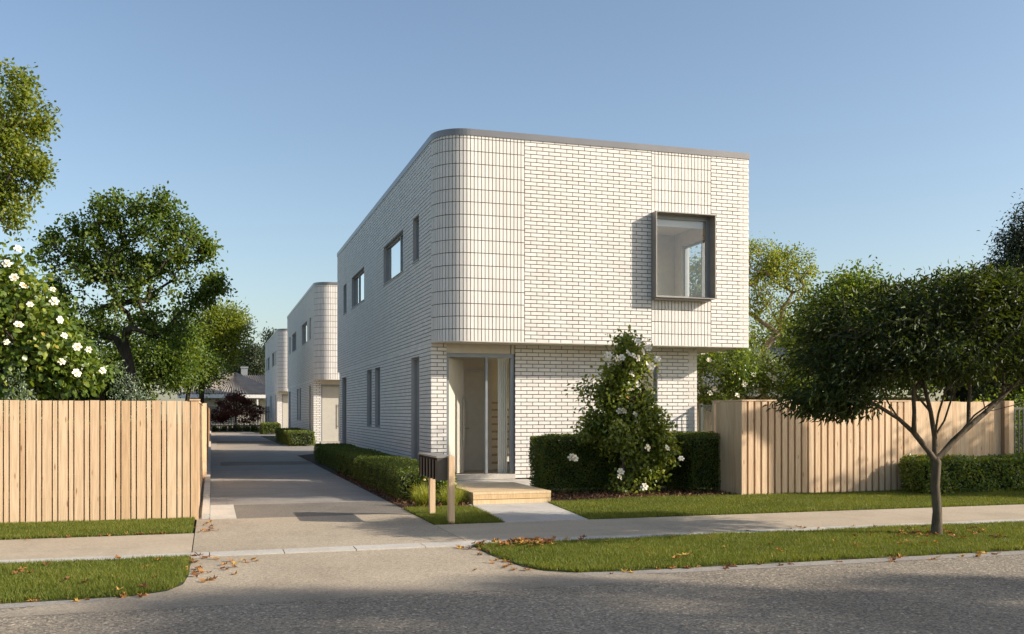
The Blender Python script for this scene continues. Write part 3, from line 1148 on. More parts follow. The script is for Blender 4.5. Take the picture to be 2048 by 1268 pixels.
def build_house(dy, label, first=False, hide_inside=False):
    root = empty('townhouse', (XL, YW + dy, 0), label, 'house', 'white brick townhouses in a row along the driveway')
    root_l = Vector((XL, YW + dy, 0))

    class Sub:
        pass
    # everything below is laid out in the first house's coordinates and shifted through this pivot
    def fin(o):
        return o
    off = (-XL, -YW, 0)

    def B(m, name, mat, parent=root):
        key = (name, mat, len(HOUSE_SHARED))
        m.v = [(x + off[0], y + off[1], z + off[2]) for x, y, z in m.v]
        return m.build(name, mat, parent)

    PS = lambda u, d, z: (XL + d + off[0], YW + u + off[1], z)            # side wall, window helper (already local)
    PF = lambda u, d, z: (u + off[0], YW + d + off[1], z)                 # lower front
    PU = lambda u, d, z: (u + off[0], YF0 + d + off[1], z)                # upper front
    PR = lambda u, d, z: (XRU - d + off[0], u + off[1], z)                # upper right
    T = 0.22
    e = TH_B
    # mortar cores
    m = MB()
    holed_wall(m, lambda u, d, z: PS(u, d + e, z), 0.012, YBL - YW, ZB, ZS, SIDE_L, T)
    m.build('wall', 'mortar', root)
    m = MB()
    holed_wall(m, lambda u, d, z: PS(u, d + e, z), 0.0, YBU - YW, ZS, ZC, SIDE_U, T)
    m.build('wall', 'mortar', root)
    m = MB()
    holed_wall(m, lambda u, d, z: PF(u, d + e, z), XL + 0.012, XRL, ZB, ZS - 0.001, [DOOR, SLIT], T)
    m.build('wall', 'mortar', root)
    m = MB()
    holed_wall(m, lambda u, d, z: PU(u, d + e, z), XL + RAD, XRU - 0.001, ZS, ZC, [BOX], T)
    m.build('wall', 'mortar', root)
    m = MB()
    holed_wall(m, PR, YF0 + 0.012, YCUT, ZS, ZC, [RWIN] if first else [], T)
    m.build('wall', 'render_cream', root)
    m = MB()
    for (x0, x1, y0, y1, z0, z1) in ((XL + 0.02, XCUT - 0.001, YBL - 0.2, YBL - 0.001, ZB, ZS - 0.002), (XL + 0.02, XCUT - 0.001, YBU - 0.2, YBU - 0.001, ZS, ZC),
                                     (XCUT - 0.2, XCUT - 0.002, YCUT, YBL - 0.201, ZB, ZS - 0.002), (XCUT - 0.2, XCUT - 0.002, YCUT, YBU - 0.201, ZS, ZC),
                                     (XCUT - 0.2, XRL - 0.003, YCUT - 0.2, YCUT - 0.003, ZB, ZS - 0.002), (XCUT - 0.2, XRU - 0.004, YCUT - 0.2, YCUT - 0.003, ZS, ZC)):
        m.box((x0 + off[0], y0 + off[1], z0), (x1 + off[0], y1 + off[1], z1))
    m.build('rear_wall', 'render_cream', root)
    PRL = lambda u, d, z: (XRL - 0.001 - d + off[0], u + off[1], z)
    m = MB()
    holed_wall(m, PRL, YW + 0.016, YCUT - 0.004, ZB, ZS - 0.003, [LWIN] if first else [], T)
    m.build('wall', 'render_cream', root)
    m = MB()
    for k in range(14):
        a0 = PI + (PI / 2) * k / 14
        a1 = PI + (PI / 2) * (k + 1) / 14
        r0, r1 = RAD - e, RAD - e - T
        q = lambda r, a, z: (XL + RAD + r * math.cos(a) + off[0], YW + r * math.sin(a) + off[1], z)
        m.quad([q(r0, a0, ZS), q(r0, a1, ZS), q(r0, a1, ZC), q(r0, a0, ZC)])
        m.quad([q(r1, a0, ZS), q(r1, a0, ZC), q(r1, a1, ZC), q(r1, a1, ZS)])
    m.build('curved_wall', 'mortar', root)
    # soffit, roof, cap
    sh = [(x + off[0], y + off[1]) for x, y in cap_outline(-0.004, YBU - 0.004)]
    so = poly_sheet('soffit', sh, ZS + 0.02, 'soffit_cream', root, 0.025)
    so.data.polygons[0].flip()
    lo = MB()
    lo.quad([(x, y, ZS - 0.004) for x, y in sh][::-1])
    lo.build('soffit', 'soffit_cream', root)
    poly_sheet('roof', [(x + off[0], y + off[1]) for x, y in cap_outline(-0.05, YBU - 0.05)], ZC - 0.02, 'cap_metal', root)
    m = MB()
    A = cap_outline(0.014, YBU + 0.01)
    Bo = cap_outline(-0.20, YBU - 0.2)
    nA = len(A)
    for i in range(nA):
        j = (i + 1) % nA
        p, q, r_, s_ = A[i], A[j], Bo[j], Bo[i]
        f = lambda pt, z: (pt[0] + off[0], pt[1] + off[1], z)
        m.quad([f(p, ZC - 0.012), f(q, ZC - 0.012), f(q, ZT), f(p, ZT)])
        m.quad([f(p, ZT), f(q, ZT), f(r_, ZT), f(s_, ZT)])
        m.quad([f(s_, ZT), f(r_, ZT), f(r_, ZC - 0.012), f(s_, ZC - 0.012)])
        m.quad([f(p, ZC - 0.012), f(s_, ZC - 0.012), f(r_, ZC - 0.012), f(q, ZC - 0.012)])
    m.build('parapet_cap', 'cap_metal', root)
    # floors and ceilings inside
    ins = cap_outline(-0.24, YBU - 0.22)
    for nm, z, mt in (('upper_floor', 3.12, 'inner_floor'), ('ceiling', 6.15, 'inner_white')):
        poly_sheet(nm, [(x + off[0], y + off[1]) for x, y in ins], z, mt, root)
    m = MB()
    m.box((XL + 0.24 + off[0], YW + 0.24 + off[1], 0.05), (XRL - 0.24 + off[0], YCUT - 0.22 + off[1], 0.10))
    m.build('ground_floor', 'inner_floor', root)
    # inner partitions upstairs
    m = MB()
    m.box((7.70 + off[0], YF0 + 0.25 + off[1], 3.125), (7.80 + off[0], YCUT - 0.25 + off[1], 6.145))
    m.box((7.81 + off[0], 23.30 + off[1], 3.125), (XRU - 0.23 + off[0], 23.40 + off[1], 6.145))
    for yy in (22.95, 28.2, 33.9):
        m.box((XL + 0.24 + off[0], yy + off[1], 3.125), (7.69 + off[0], yy + 0.1 + off[1], 6.145))
    m.build('inner_wall', 'inner_beige', root)
    # side windows
    for i, (a, b, c, d) in enumerate(SIDE_U):
        mu = ()
        bl = None
        if i == 1:
            mu = (a + 0.78,)
            bl = (a + 0.06, b - 0.55)
        if i == 2:
            mu = (b - 1.15,)
        lining_window(root, PS, a, b, c, d, mu, blind=bl)
    for i, (a, b, c, d) in enumerate(SIDE_L):
        if i == 3:
            f = MB()
            pbox(f, PS, a, a + 0.05, 0.10, 0.16, c, d)
            pbox(f, PS, b - 0.05, b, 0.10, 0.16, c, d)
            pbox(f, PS, a + 0.05, b - 0.05, 0.10, 0.16, d - 0.05, d)
            pbox(f, PS, a + 0.05, b - 0.05, 0.12, 0.15, c, d - 0.05)
            sd = f.build('side_door', 'bronze_metal', root)
            l = MB()
            pbox(l, PS, a + 0.002, a + 0.012, 0.002, 0.099, c, d - 0.013)
            pbox(l, PS, b - 0.012, b - 0.002, 0.002, 0.099, c, d - 0.013)
            pbox(l, PS, a + 0.002, b - 0.002, 0.002, 0.099, d - 0.012, d - 0.002)
            l.build('reveal', 'lining_grey', sd)
        else:
            lining_window(root, PS, a, b, c, d, (), pane='glass_mirror', sill=(i != 0))
    m = MB()
    m.box((XL + 1.7 + off[0], YW + (4.5 if first else 0.9) + off[1], 0.11), (XL + 1.8 + off[0], YBL - 0.3 + off[1], 2.97))
    m.build('inner_wall', 'inner_beige', root)
    # front porch
    dx0, dx1, dz0, dz1 = DOOR
    m = MB()
    pbox(m, PF, dx0 + 0.002, dx1 - 0.10, 0.03, 0.10, 2.79, ZS - 0.006)
    pbox(m, PF, dx1 - 0.075, dx1 - 0.002, 0.028, 0.10, 2.79, ZS - 0.006)
    m.build('fascia_panel', 'soffit_cream', root)
    m = MB()
    pbox(m, PF, dx0 - 0.0, dx1 + 0.0, -0.03, 0.30, 0.02, 0.128)
    m.build('threshold', 'pale_concrete', root)
    m = MB()
    pbox(m, PF, dx0 + 0.002, 4.945, 0.06, 0.16, 0.13, 2.70)
    pbox(m, PF, dx0 + 0.002, dx1 - 0.002, 0.06, 0.162, 2.70, 2.787)
    pbox(m, PF, 5.772, 5.825, 0.062, 0.158, 0.13, 2.70)
    pbox(m, PF, 6.345, dx1 - 0.002, 0.06, 0.16, 0.13, 2.70)
    fr = m.build('door_frame', 'frame_grey', root)
    g = MB()
    g.quad([PF(5.825, 0.11, 0.135), PF(6.345, 0.11, 0.135), PF(6.345, 0.11, 2.70), PF(5.825, 0.11, 2.70)])
    g.build('pane', 'glass_clear', fr)
    # door leaf
    lw, lh = 0.825, 2.56
    m = MB()
    m.box((0, 0, 0), (lw, 0.045, lh))
    ang = R(52) if first else 0.0
    dl = link('door', m.mesh('door'), 'door_paint', root, PF(4.947, 0.10, 0.135), ang)
    m = MB()
    m.box((lw - 0.10, -0.055, 0.62), (lw - 0.075, -0.035, 1.75))
    m.box((lw - 0.096, -0.036, 0.70), (lw - 0.079, 0.0, 0.73))
    m.box((lw - 0.096, -0.036, 1.64), (lw - 0.079, 0.0, 1.67))
    m.build('handle', 'steel', dl)
    if first:
        # hall: back wall, inner door, stairs
        def HB(m, *q):
            for (x0, x1, y0, y1, z0, z1) in q:
                m.box((x0 + off[0], y0 + off[1], z0), (x1 + off[0], y1 + off[1], z1))
            return m
        HB(MB(), (4.80, 6.44, 22.55, 22.62, 0.105, 2.96), (4.79, 10.6, 24.9, 25.0, 0.105, 2.96), (6.40, 6.44, 22.63, 24.88, 0.105, 2.96),
           (4.79, 10.6, 20.92, 25.0, 2.962, 2.975)).build('hall_wall', 'inner_white', root)
        idr = HB(MB(), (5.70, 6.26, 22.505, 22.545, 0.105, 2.46)).build('inner_door', 'inner_beige', root)
        HB(MB(), (5.63, 5.698, 22.485, 22.547, 0.105, 2.53), (6.262, 6.33, 22.485, 22.547, 0.105, 2.53), (5.698, 6.262, 22.485, 22.547, 2.462, 2.53)).build('architrave', 'white_trim', idr)
        HB(MB(), (5.73, 5.76, 22.44, 22.504, 1.10, 1.13), (5.73, 5.85, 22.435, 22.455, 1.10, 1.125)).build('handle', 'steel', idr)
        st = None
        for k in range(9):
            y0 = 22.75 + 0.24 * k
            z = 0.10 + 0.185 * (k + 1)
            t_ = HB(MB(), (6.46, 7.45, y0, y0 + 0.27, z - 0.045, z)).build('stair_tread', 'inner_floor', root)
            HB(MB(), (6.47, 7.44, y0 + 0.02, y0 + 0.035, z - 0.185, z - 0.046)).build('stair_riser', 'inner_white', t_)
        # curtain at sidelight
        m = MB()
        for k in range(10):
            xa = 6.13 + 0.022 * k
            m.quad([(xa + off[0], 20.98 + 0.02 * (k % 2) + off[1], 0.12), (xa + 0.022 + off[0], 20.98 + 0.02 * ((k + 1) % 2) + off[1], 0.12),
                    (xa + 0.022 + off[0], 20.98 + 0.02 * ((k + 1) % 2) + off[1], 2.7), (xa + off[0], 20.98 + 0.02 * (k % 2) + off[1], 2.7)])
        m.build('curtain', 'inner_white', root)
        lining_window(root, PR, RWIN[0], RWIN[1], RWIN[2], RWIN[3], (21.95,), recess=0.10, pane='glass_clear', sill=False)
        lining_window(root, PRL, LWIN[0], LWIN[1], LWIN[2], LWIN[3], (22.1, 23.3), recess=0.10, pane='glass_clear', sill=False)
    # slit window beside the bush
    lining_window(root, PF, SLIT[0], SLIT[1], SLIT[2], SLIT[3], (), recess=0.10)
    # projecting metal window box
    bx0, bx1, bz0, bz1 = BOX
    pr = -0.24
    t = 0.022
    m = MB()
    pbox(m, PU, bx0, bx0 + t, pr, 0.12, bz0, bz1)
    pbox(m, PU, bx1 - t, bx1, pr, 0.12, bz0, bz1)
    pbox(m, PU, bx0 + t, bx1 - t, pr + 0.001, 0.12, bz1 - t, bz1 - 0.001)
    pbox(m, PU, bx0 + t, bx1 - t, pr + 0.001, 0.12, bz0 + 0.001, bz0 + t)
    wb = m.build('window_box', 'bronze_metal', root)
    m = MB()
    pbox(m, PU, bx0 + 0.01, bx1 - 0.09, -0.15, -0.012, bz0 - 0.045, bz0 - 0.001)
    m.build('drip_tray', 'bronze_metal', wb)
    f = MB()
    a, b, c, d = bx0 + t, bx1 - t, bz0 + t, bz1 - t
    fw = 0.085
    pbox(f, PU, a, a + fw, 0.02, 0.09, c, d)
    pbox(f, PU, b - fw, b, 0.02, 0.09, c, d)
    pbox(f, PU, a + fw, b - fw, 0.02, 0.09, d - fw * 1.1, d)
    pbox(f, PU, a + fw, b - fw, 0.02, 0.09, c, c + fw * 0.6)
    win = f.build('window', 'frame_grey', root)
    g = MB()
    g.quad([PU(a + 0.04, 0.055, c + 0.03), PU(b - 0.04, 0.055, c + 0.03), PU(b - 0.04, 0.055, d - 0.04), PU(a + 0.04, 0.055, d - 0.04)])
    g.build('pane', 'glass_box', win)
    m = MB()
    pbox(m, PU, a + 0.02, b - 0.02, 0.13, 0.16, d - 0.24, d - 0.02)
    m.build('blind', 'blind_white', win)

    # bricks
    rb = random.Random(11)
    if first or 'far' not in HOUSE_SHARED:
        L = brick_lists()
        pick = set()
        if first:
            for kind in 's', 'v':
                sc = []
                for i, (o, u, n, r, kd) in enumerate(L):
                    if kd != kind:
                        continue
                    um = (r[0] + r[1]) / 2
                    x, y = o[0] + u[0] * um, o[1] + u[1] * um
                    vx, vy = -x, -y
                    cosn = max(0, (vx * n[0] + vy * n[1]) / math.hypot(vx, vy))
                    sc.append((px_size(x, y, r[1] - r[0], r[3] - r[2], cosn), i))
                sc.sort(reverse=True)
                pick |= {i for _, i in sc[:300]}
        st, so = MB(), MB()
        for i, (o, u, n, r, kd) in enumerate(L):
            tn = rb.choice((0.15, 0.35, 0.5, 0.6, 0.75, 0.95))
            push = rb.uniform(-0.0015, 0.0015)
            if i in pick:
                um, zm = (r[0] + r[1]) / 2, (r[2] + r[3]) / 2
                dd = (TH_B + push) / 2 + 0.001
                loc = (o[0] + u[0] * um + n[0] * dd + off[0], o[1] + u[1] * um + n[1] * dd + off[1], zm)
                shared_box('brick' if kd == 's' else 'soldier_brick', (r[1] - r[0], round(TH_B + push - 0.002, 3), r[3] - r[2]), 'white_brick', tn, root, loc, math.atan2(u[1], u[0]))
            else:
                (st if kd == 's' else so).obox((o[0] + off[0], o[1] + off[1]), u, n, r[0], r[1], -0.002, TH_B + push, r[2], r[3], tn, False)
        ms, mv = st.mesh('brickwork'), so.mesh('soldier_brickwork')
        ms.materials.append(MATS['white_brick'])
        mv.materials.append(MATS['white_brick'])
        if not first:
            HOUSE_SHARED['far'] = (ms, mv)
    else:
        ms, mv = HOUSE_SHARED['far']
    stuff(link('brickwork', ms, None, root))
    stuff(link('soldier_brickwork', mv, None, root))
    return root


build_house(0.0, 'nearest white brick townhouse, its front door open behind the timber step', True)
build_house(46.05 - 20.65, 'middle white brick townhouse with grey front door, behind the nearest one')
build_house(72.32 - 20.65, 'farthest white brick townhouse at the end of the driveway')

# timber entry step
step = empty('timber_step', (4.70, 16.25, 0.0), 'low pale timber step of boards in front of the open front door', 'step')
DX, DY = (4.03, 5.36), (15.2, 17.32)
y = DY[0] + 0.0
k = 0
while y < DY[1] - 0.05:
    y2 = min(y + 0.135, DY[1])
    o = box_obj('deck_board', (DX[0] - 4.70, y + 0.002 - 16.25, 0.165), (DX[1] - 4.70, y2 - 0.002 - 16.25, 0.20), 'deck_pine', step, (k * 0.37) % 1)
    y = y2
    k += 1
for i, (z0, z1) in enumerate(((0.0, 0.078), (0.083, 0.161))):
    box_obj('riser_board', (DX[0] - 4.70 + 0.002, DY[0] - 16.25 + 0.004, z0 + 0.003), (DX[1] - 4.70 - 0.002, DY[0] - 16.25 + 0.03, z1), 'deck_pine', step, 0.3 + 0.3 * i)
    box_obj('riser_board', (DX[0] - 4.70 + 0.004, DY[0] - 16.25 + 0.032, z0 + 0.003), (DX[0] - 4.70 + 0.03, DY[1] - 16.25 - 0.01, z1), 'deck_pine', step, 0.5)
    box_obj('riser_board', (DX[1] - 4.70 - 0.03, DY[0] - 16.25 + 0.032, z0 + 0.003), (DX[1] - 4.70 - 0.004, DY[1] - 16.25 - 0.01, z1), 'deck_pine', step, 0.7)

# letterbox bank on two posts
mb = empty('letterbox_bank', (3.06, 13.3, 0), 'dark metal bank of letterboxes on two timber posts beside the driveway', 'letterbox')
box_obj('post', (-0.035, 12.67 - 13.3, 0), (0.047, 12.752 - 13.3, 0.912), 'pine', mb, 0.2, 0.004)
box_obj('post', (-0.035, 13.86 - 13.3, 0), (0.047, 13.942 - 13.3, 0.585), 'pine', mb, 0.6, 0.004)
bz0, bz1 = 0.58, 0.885
bx0, bx1, by0, by1 = 2.885 - 3.06, 0.02, 12.755 - 13.3, 13.95 - 13.3
m = MB()
m.box((bx0 + 0.03, by0, bz0), (bx1, by1, bz1))
m.box((bx0, by0, bz0), (bx0 + 0.0295, by0 + 0.008, bz1))
m.box((bx0, by1 - 0.008, bz0), (bx0 + 0.0295, by1, bz1))
m.build('box_body', 'mail_metal', mb)
m = MB()
m.box((bx0 - 0.012, by0 + 0.0, bz1 + 0.001), (bx1 + 0.03, by1 + 0.004, bz1 + 0.022))
m.build('lid', 'bronze_metal', mb)
m = MB()
m.box((bx0 + 0.022, by0 + 0.01, bz0 + 0.004), (bx0 + 0.0292, by1 - 0.01, bz1 - 0.002))
m.build('slot_shade', 'gap_shade', mb)  # black sheet behind the flaps, shade of the recess put into its colour
nfl = 6
wv = (by1 - by0 - 0.02) / nfl
for k in range(nfl):
    o = box_obj('letterbox_flap', (bx0 + 0.004, by0 + 0.01 + wv * k + 0.014, bz0 + 0.004), (bx0 + 0.012, by0 + 0.01 + wv * (k + 1) - 0.02, bz1 - 0.035), 'mail_metal', mb, 0.5)
    o.rotation_euler = (0, 0, R(-6))
    lk = box_obj('lock', (-0.010, -0.012, -0.128), (-0.005, 0.012, -0.108), 'steel', o)

# ------------------------------------------------------------------ fences
rf = random.Random(21)
FL = empty('slat_fence', (-0.2, 14.3, 0), 'pale timber fence of alternating wide and narrow slats beside the driveway', 'fence')
ZL = 1.655


def slat(parent, x0, x1, y0, y1, z0, z1, mat, name='slat', base=(0, 0)):
    return box_obj(name, (x0 - base[0], y0 - base[1], z0), (x1 - base[0], y1 - base[1], z1), mat, parent, rf.random())


FB = (-0.2, 14.3)
slat(FL, -0.275, -0.172, 14.298, 14.40, 0.0, ZL + 0.004, 'pine', 'post', FB)
slat(FL, -0.292, -0.150, 14.285, 14.42, ZL + 0.005, ZL + 0.026, 'pine', 'post_cap', FB)
x = -0.290
widths = [0.092, 0.052, 0.117]
i = 0
while x > -7.0:
    if i < 3:
        w = widths[i]
    else:
        w = 0.0525 if i % 2 else 0.1115
    slat(FL, x - w, x, 14.30 + rf.uniform(-0.002, 0.003), 14.322, 0.025 + rf.uniform(-0.008, 0.008), ZL + rf.uniform(-0.004, 0.004), 'pine', 'slat', FB)
    x -= w + 0.0165
    i += 1
for z in (0.35, 1.25):
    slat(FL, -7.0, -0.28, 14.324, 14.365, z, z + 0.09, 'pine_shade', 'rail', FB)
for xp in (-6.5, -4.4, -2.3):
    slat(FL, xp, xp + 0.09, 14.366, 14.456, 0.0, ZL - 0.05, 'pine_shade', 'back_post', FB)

# return fence along the driveway
FS = empty('paling_fence', (-0.17, 47, 0), 'long close boarded timber fence running down the driveway side', 'fence')
SB = (-0.17, 47)
y = 14.41
m = MB()
while y < 80:
    w = 0.14
    if y < 36:
        shared_box('paling', (0.018, w - 0.006, 1.62), 'pine', rf.choice((0.1, 0.35, 0.6, 0.85)), FS, (-0.19 - SB[0] + rf.uniform(-0.002, 0.002), y + w / 2 - SB[1], 0.02 + 0.81))
    else:
        m.box((-0.20 - SB[0], y - SB[1], 0.02), (-0.182 - SB[0], y + w - 0.006 - SB[1], 1.62 + rf.uniform(-0.01, 0.01)), rf.random())
    y += w
stuff(m.build('paling_run', 'pine', FS))
for yp in (22.0, 30.0, 38.0, 46.0, 56.0, 66.0):
    slat(FS, -0.18, -0.10, yp, yp + 0.09, 0.0, 1.69, 'pine', 'post', SB)
slat(FS, -0.205, -0.165, 14.42, 80, 1.635, 1.658, 'pine', 'capping', SB)

# right-hand fence, proud slats on backing boards
FRX, FRY = 9.02, 15.38
FR = empty('batten_fence', (10.8, FRY, 0), 'pale timber fence with deep upright battens between hedge and street tree', 'fence')
RB = (10.8, FRY)
ZRT = 1.705
n = 26
p = (12.62 - FRX) / n
for k in range(n):
    x0 = FRX + k * p
    slat(FR, x0, x0 + 0.097, FRY, FRY + 0.05, 0.02, ZRT - 0.02 + rf.uniform(-0.003, 0.003), 'pine_pale', 'batten', RB)
    slat(FR, x0 + 0.001, x0 + p - 0.001, FRY + 0.053, FRY + 0.073, 0.02, ZRT - 0.01, 'pine_pale', 'backing_board', RB)
slat(FR, FRX - 0.01, 12.63, FRY - 0.006, FRY + 0.085, ZRT - 0.012, ZRT + 0.016, 'pine_pale', 'capping', RB)
y = FRY + 0.076
while y < 16.33:
    slat(FR, FRX, FRX + 0.02, y + 0.002, min(y + 0.135, 16.34), 0.02, ZRT - 0.02, 'pine_pale', 'side_board', RB)
    y += 0.137
slat(FR, FRX - 0.008, FRX + 0.08, FRY + 0.088, 16.46, ZRT - 0.012, ZRT + 0.012, 'pine_pale', 'capping', RB)
slat(FR, FRX - 0.006, FRX + 0.09, 16.35, 16.44, 0.0, ZRT - 0.014, 'pine_pale', 'post', RB)

# plain board fence beyond, with post
FP = empty('board_fence', (13.8, 15.55, 0), 'flat pale close boarded timber fence behind the low hedge and street tree trunk', 'fence')
PB = (13.8, 15.55)
x = 12.64
while x < 14.86:
    slat(FP, x, x + 0.094, 15.52, 15.54, 0.02, 1.70 + rf.uniform(-0.006, 0.006), 'pine', 'board', PB)
    x += 0.0965
for z in (0.4, 1.3):
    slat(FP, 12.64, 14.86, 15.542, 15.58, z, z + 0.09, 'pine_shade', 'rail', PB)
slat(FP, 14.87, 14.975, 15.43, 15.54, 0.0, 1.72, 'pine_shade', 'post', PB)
slat(FP, 14.98, 15.10, 15.44, 15.53, 0.0, 1.72, 'pine', 'post', PB)

# black bar gate at the frame edge
GT = empty('bar_gate', (15.9, 15.6, 0), 'dark metal upright bar gate at the right end of the timber fence', 'gate')
for k in range(13):
    xx = 15.16 + 0.105 * k
    box_obj('bar', (xx - 15.9, -0.012, 0.06), (xx + 0.022 - 15.9, 0.012, 1.60), 'gate_metal', GT)
for z in (0.06, 1.55):
    box_obj('rail', (15.13 - 15.9, -0.02, z), (16.55 - 15.9, 0.02, z + 0.045), 'gate_metal', GT)

# side gate beside the nearest house
SG = empty('side_gate', (10.97, 19.9, 0), 'slim upright bar metal side gate against the corner of the nearest house', 'gate')
box_obj('post', (-0.03, 0.60, 0), (0.03, 0.68, 1.70), 'gate_metal', SG)
box_obj('post', (-0.03, -0.80, 0), (0.03, -0.73, 1.68), 'gate_metal', SG)
for k in range(21):
    yy = -0.70 + 0.061 * k
    box_obj('bar', (-0.004, yy, 0.05), (0.004, yy + 0.014, 1.64), 'gate_metal', SG)
for z in (0.06, 1.625):
    box_obj('rail', (-0.018, -0.73, z), (0.018, 0.60, z + 0.04), 'gate_metal', SG)

# rear fence on the right
RF = empty('paling_fence', (16, 25, 0), 'timber boundary fence under the white flowered shrubs, right of the nearest house', 'fence')
x = 11.95
while x < 21:
    slat(RF, x, x + 0.145, 25.0, 25.02, 0.0, 1.93, 'pine', 'paling', (16, 25))
    x += 0.147
slat(RF, 11.95, 21, 24.985, 25.05, 1.932, 1.955, 'pine', 'capping', (16, 25))

# far fence at the end of the driveway
EF = empty('picket_fence', (2, 81.5, 0), 'grey slatted fence across the far end of the driveway', 'fence')
for k in range(56):
    xx = -1.2 + k * 0.125
    shared_box('picket', (0.085, 0.03, 1.95), 'grey_paling', rf.choice((0.1, 0.5, 0.9)), EF, (xx - 2, 0, 0.975))
shared_box('rail', (7.2, 0.05, 0.1), 'grey_paling', 0.3, EF, (0.3, 0.05, 0.4))
shared_box('rail', (7.2, 0.05, 0.1), 'grey_paling', 0.3, EF, (0.3, 0.05, 1.5))

# ------------------------------------------------------------------ neighbours' houses
BH = empty('bungalow', (2, 95, 0), 'low bungalow with ribbed grey hip roof beyond the end of the driveway', 'house')
m = MB()
m.box((-4.1, -2, 0), (9, 8, 2.85))
m.build('wall', 'render_cream', BH)
m = MB()
m.box((-4.9, -3.0, 2.72), (9.6, -2.9, 3.03))
m.build('fascia', 'white_trim', BH)


def ribbed(mbx, a, b, c, d, n, h=0.14):
    """quad a-b (eave) to d-c (ridge) with upright ribs as real ridges"""
    a, b, c, d = [Vector(q) for q in (a, b, c, d)]
    nrm = (b - a).cross(d - a).normalized()
    for k in range(n):
        u0, u1, um = k / n, (k + 1) / n, (k + 0.55) / n
        p0, p1, pm = a.lerp(b, u0), a.lerp(b, u1), a.lerp(b, um) + nrm * h
        q0, q1, qm = d.lerp(c, u0), d.lerp(c, u1), d.lerp(c, um) + nrm * h
        mbx.quad([tuple(p0), tuple(pm), tuple(qm), tuple(q0)], 0.5)
        mbx.quad([tuple(pm), tuple(p1), tuple(q1), tuple(qm)], 0.5)


m = MB()
ribbed(m, (-4.9, -2.95, 3.0), (9.6, -2.95, 3.0), (7.0, 3, 5.0), (-3.4, 3, 5.0), 54)
ribbed(m, (-4.2, -4.2, 3.05), (4.4, -4.2, 3.05), (0.25, 1.6, 5.15), (0.05, 1.6, 5.15), 34)
m.quad([(-4.9, -2.95, 3.0), (-3.4, 3, 5.0), (-3.4, 3.1, 5.0), (-4.9, 9, 3.0)])
m.quad([(9.6, -2.95, 3.0), (7, 3, 5.0), (7, 3.1, 5.0), (9.6, 9, 3.0)])
rf_o = m.build('roof', 'roof_iron', BH)
m = MB()
m.box((0.75, 3.0, 4.3), (1.35, 3.6, 5.75))
m.box((0.68, 2.93, 5.75), (1.42, 3.67, 5.9))
m.build('chimney', 'frame_grey', rf_o)
m = MB()
m.box((-4.3, -4.25, 2.76), (4.5, -4.15, 3.06))
m.build('fascia', 'white_trim', BH)
m = MB()
for xx in (-4.1, 1.9, 4.2):
    m.box((xx, -4.12, 0), (xx + 0.14, -4.0, 2.76))
m.build('porch_post', 'white_trim', BH)

NH = empty('garden_house', (19.4, 31.5, 0), 'small pale neighbouring house with dark roof half hidden behind the street tree', 'house')
m = MB()
m.box((-2.6, 0, 0), (5, 6, 2.55))
m.build('wall', 'white_trim', NH)
m = MB()
m.quad([(-2.95, -0.35, 2.5), (5.4, -0.35, 2.5), (5.4, 3, 4.1), (-1.4, 3, 4.1)])
m.quad([(-2.95, -0.35, 2.5), (-1.4, 3, 4.1), (-2.95, 6.4, 2.5)])
m.box((-2.95, -0.36, 2.40), (5.4, -0.33, 2.5))
m.build('roof', 'roof_dark', NH)
m = MB()
m.box((-1.0, -0.04, 0.9), (0.2, 0.0, 2.0))
m.build('window', 'frame_grey', NH)
m = MB()
m.box((1.0, -0.04, 0.9), (2.2, 0.0, 2.0))
m.build('window', 'frame_grey', NH)
m = MB()
m.box((-0.25, -0.3, 0), (-0.15, -0.2, 2.4))
m.build('porch_post', 'white_trim', NH)

# ------------------------------------------------------------------ street tree
def P3(px, py, d):
    l = d * (px - 1024) / 1950.0
    return np.array((l * math.cos(TH) + d * math.sin(TH), d * math.cos(TH) - l * math.sin(TH), EYE - (py - 824) * d / 1950.0))


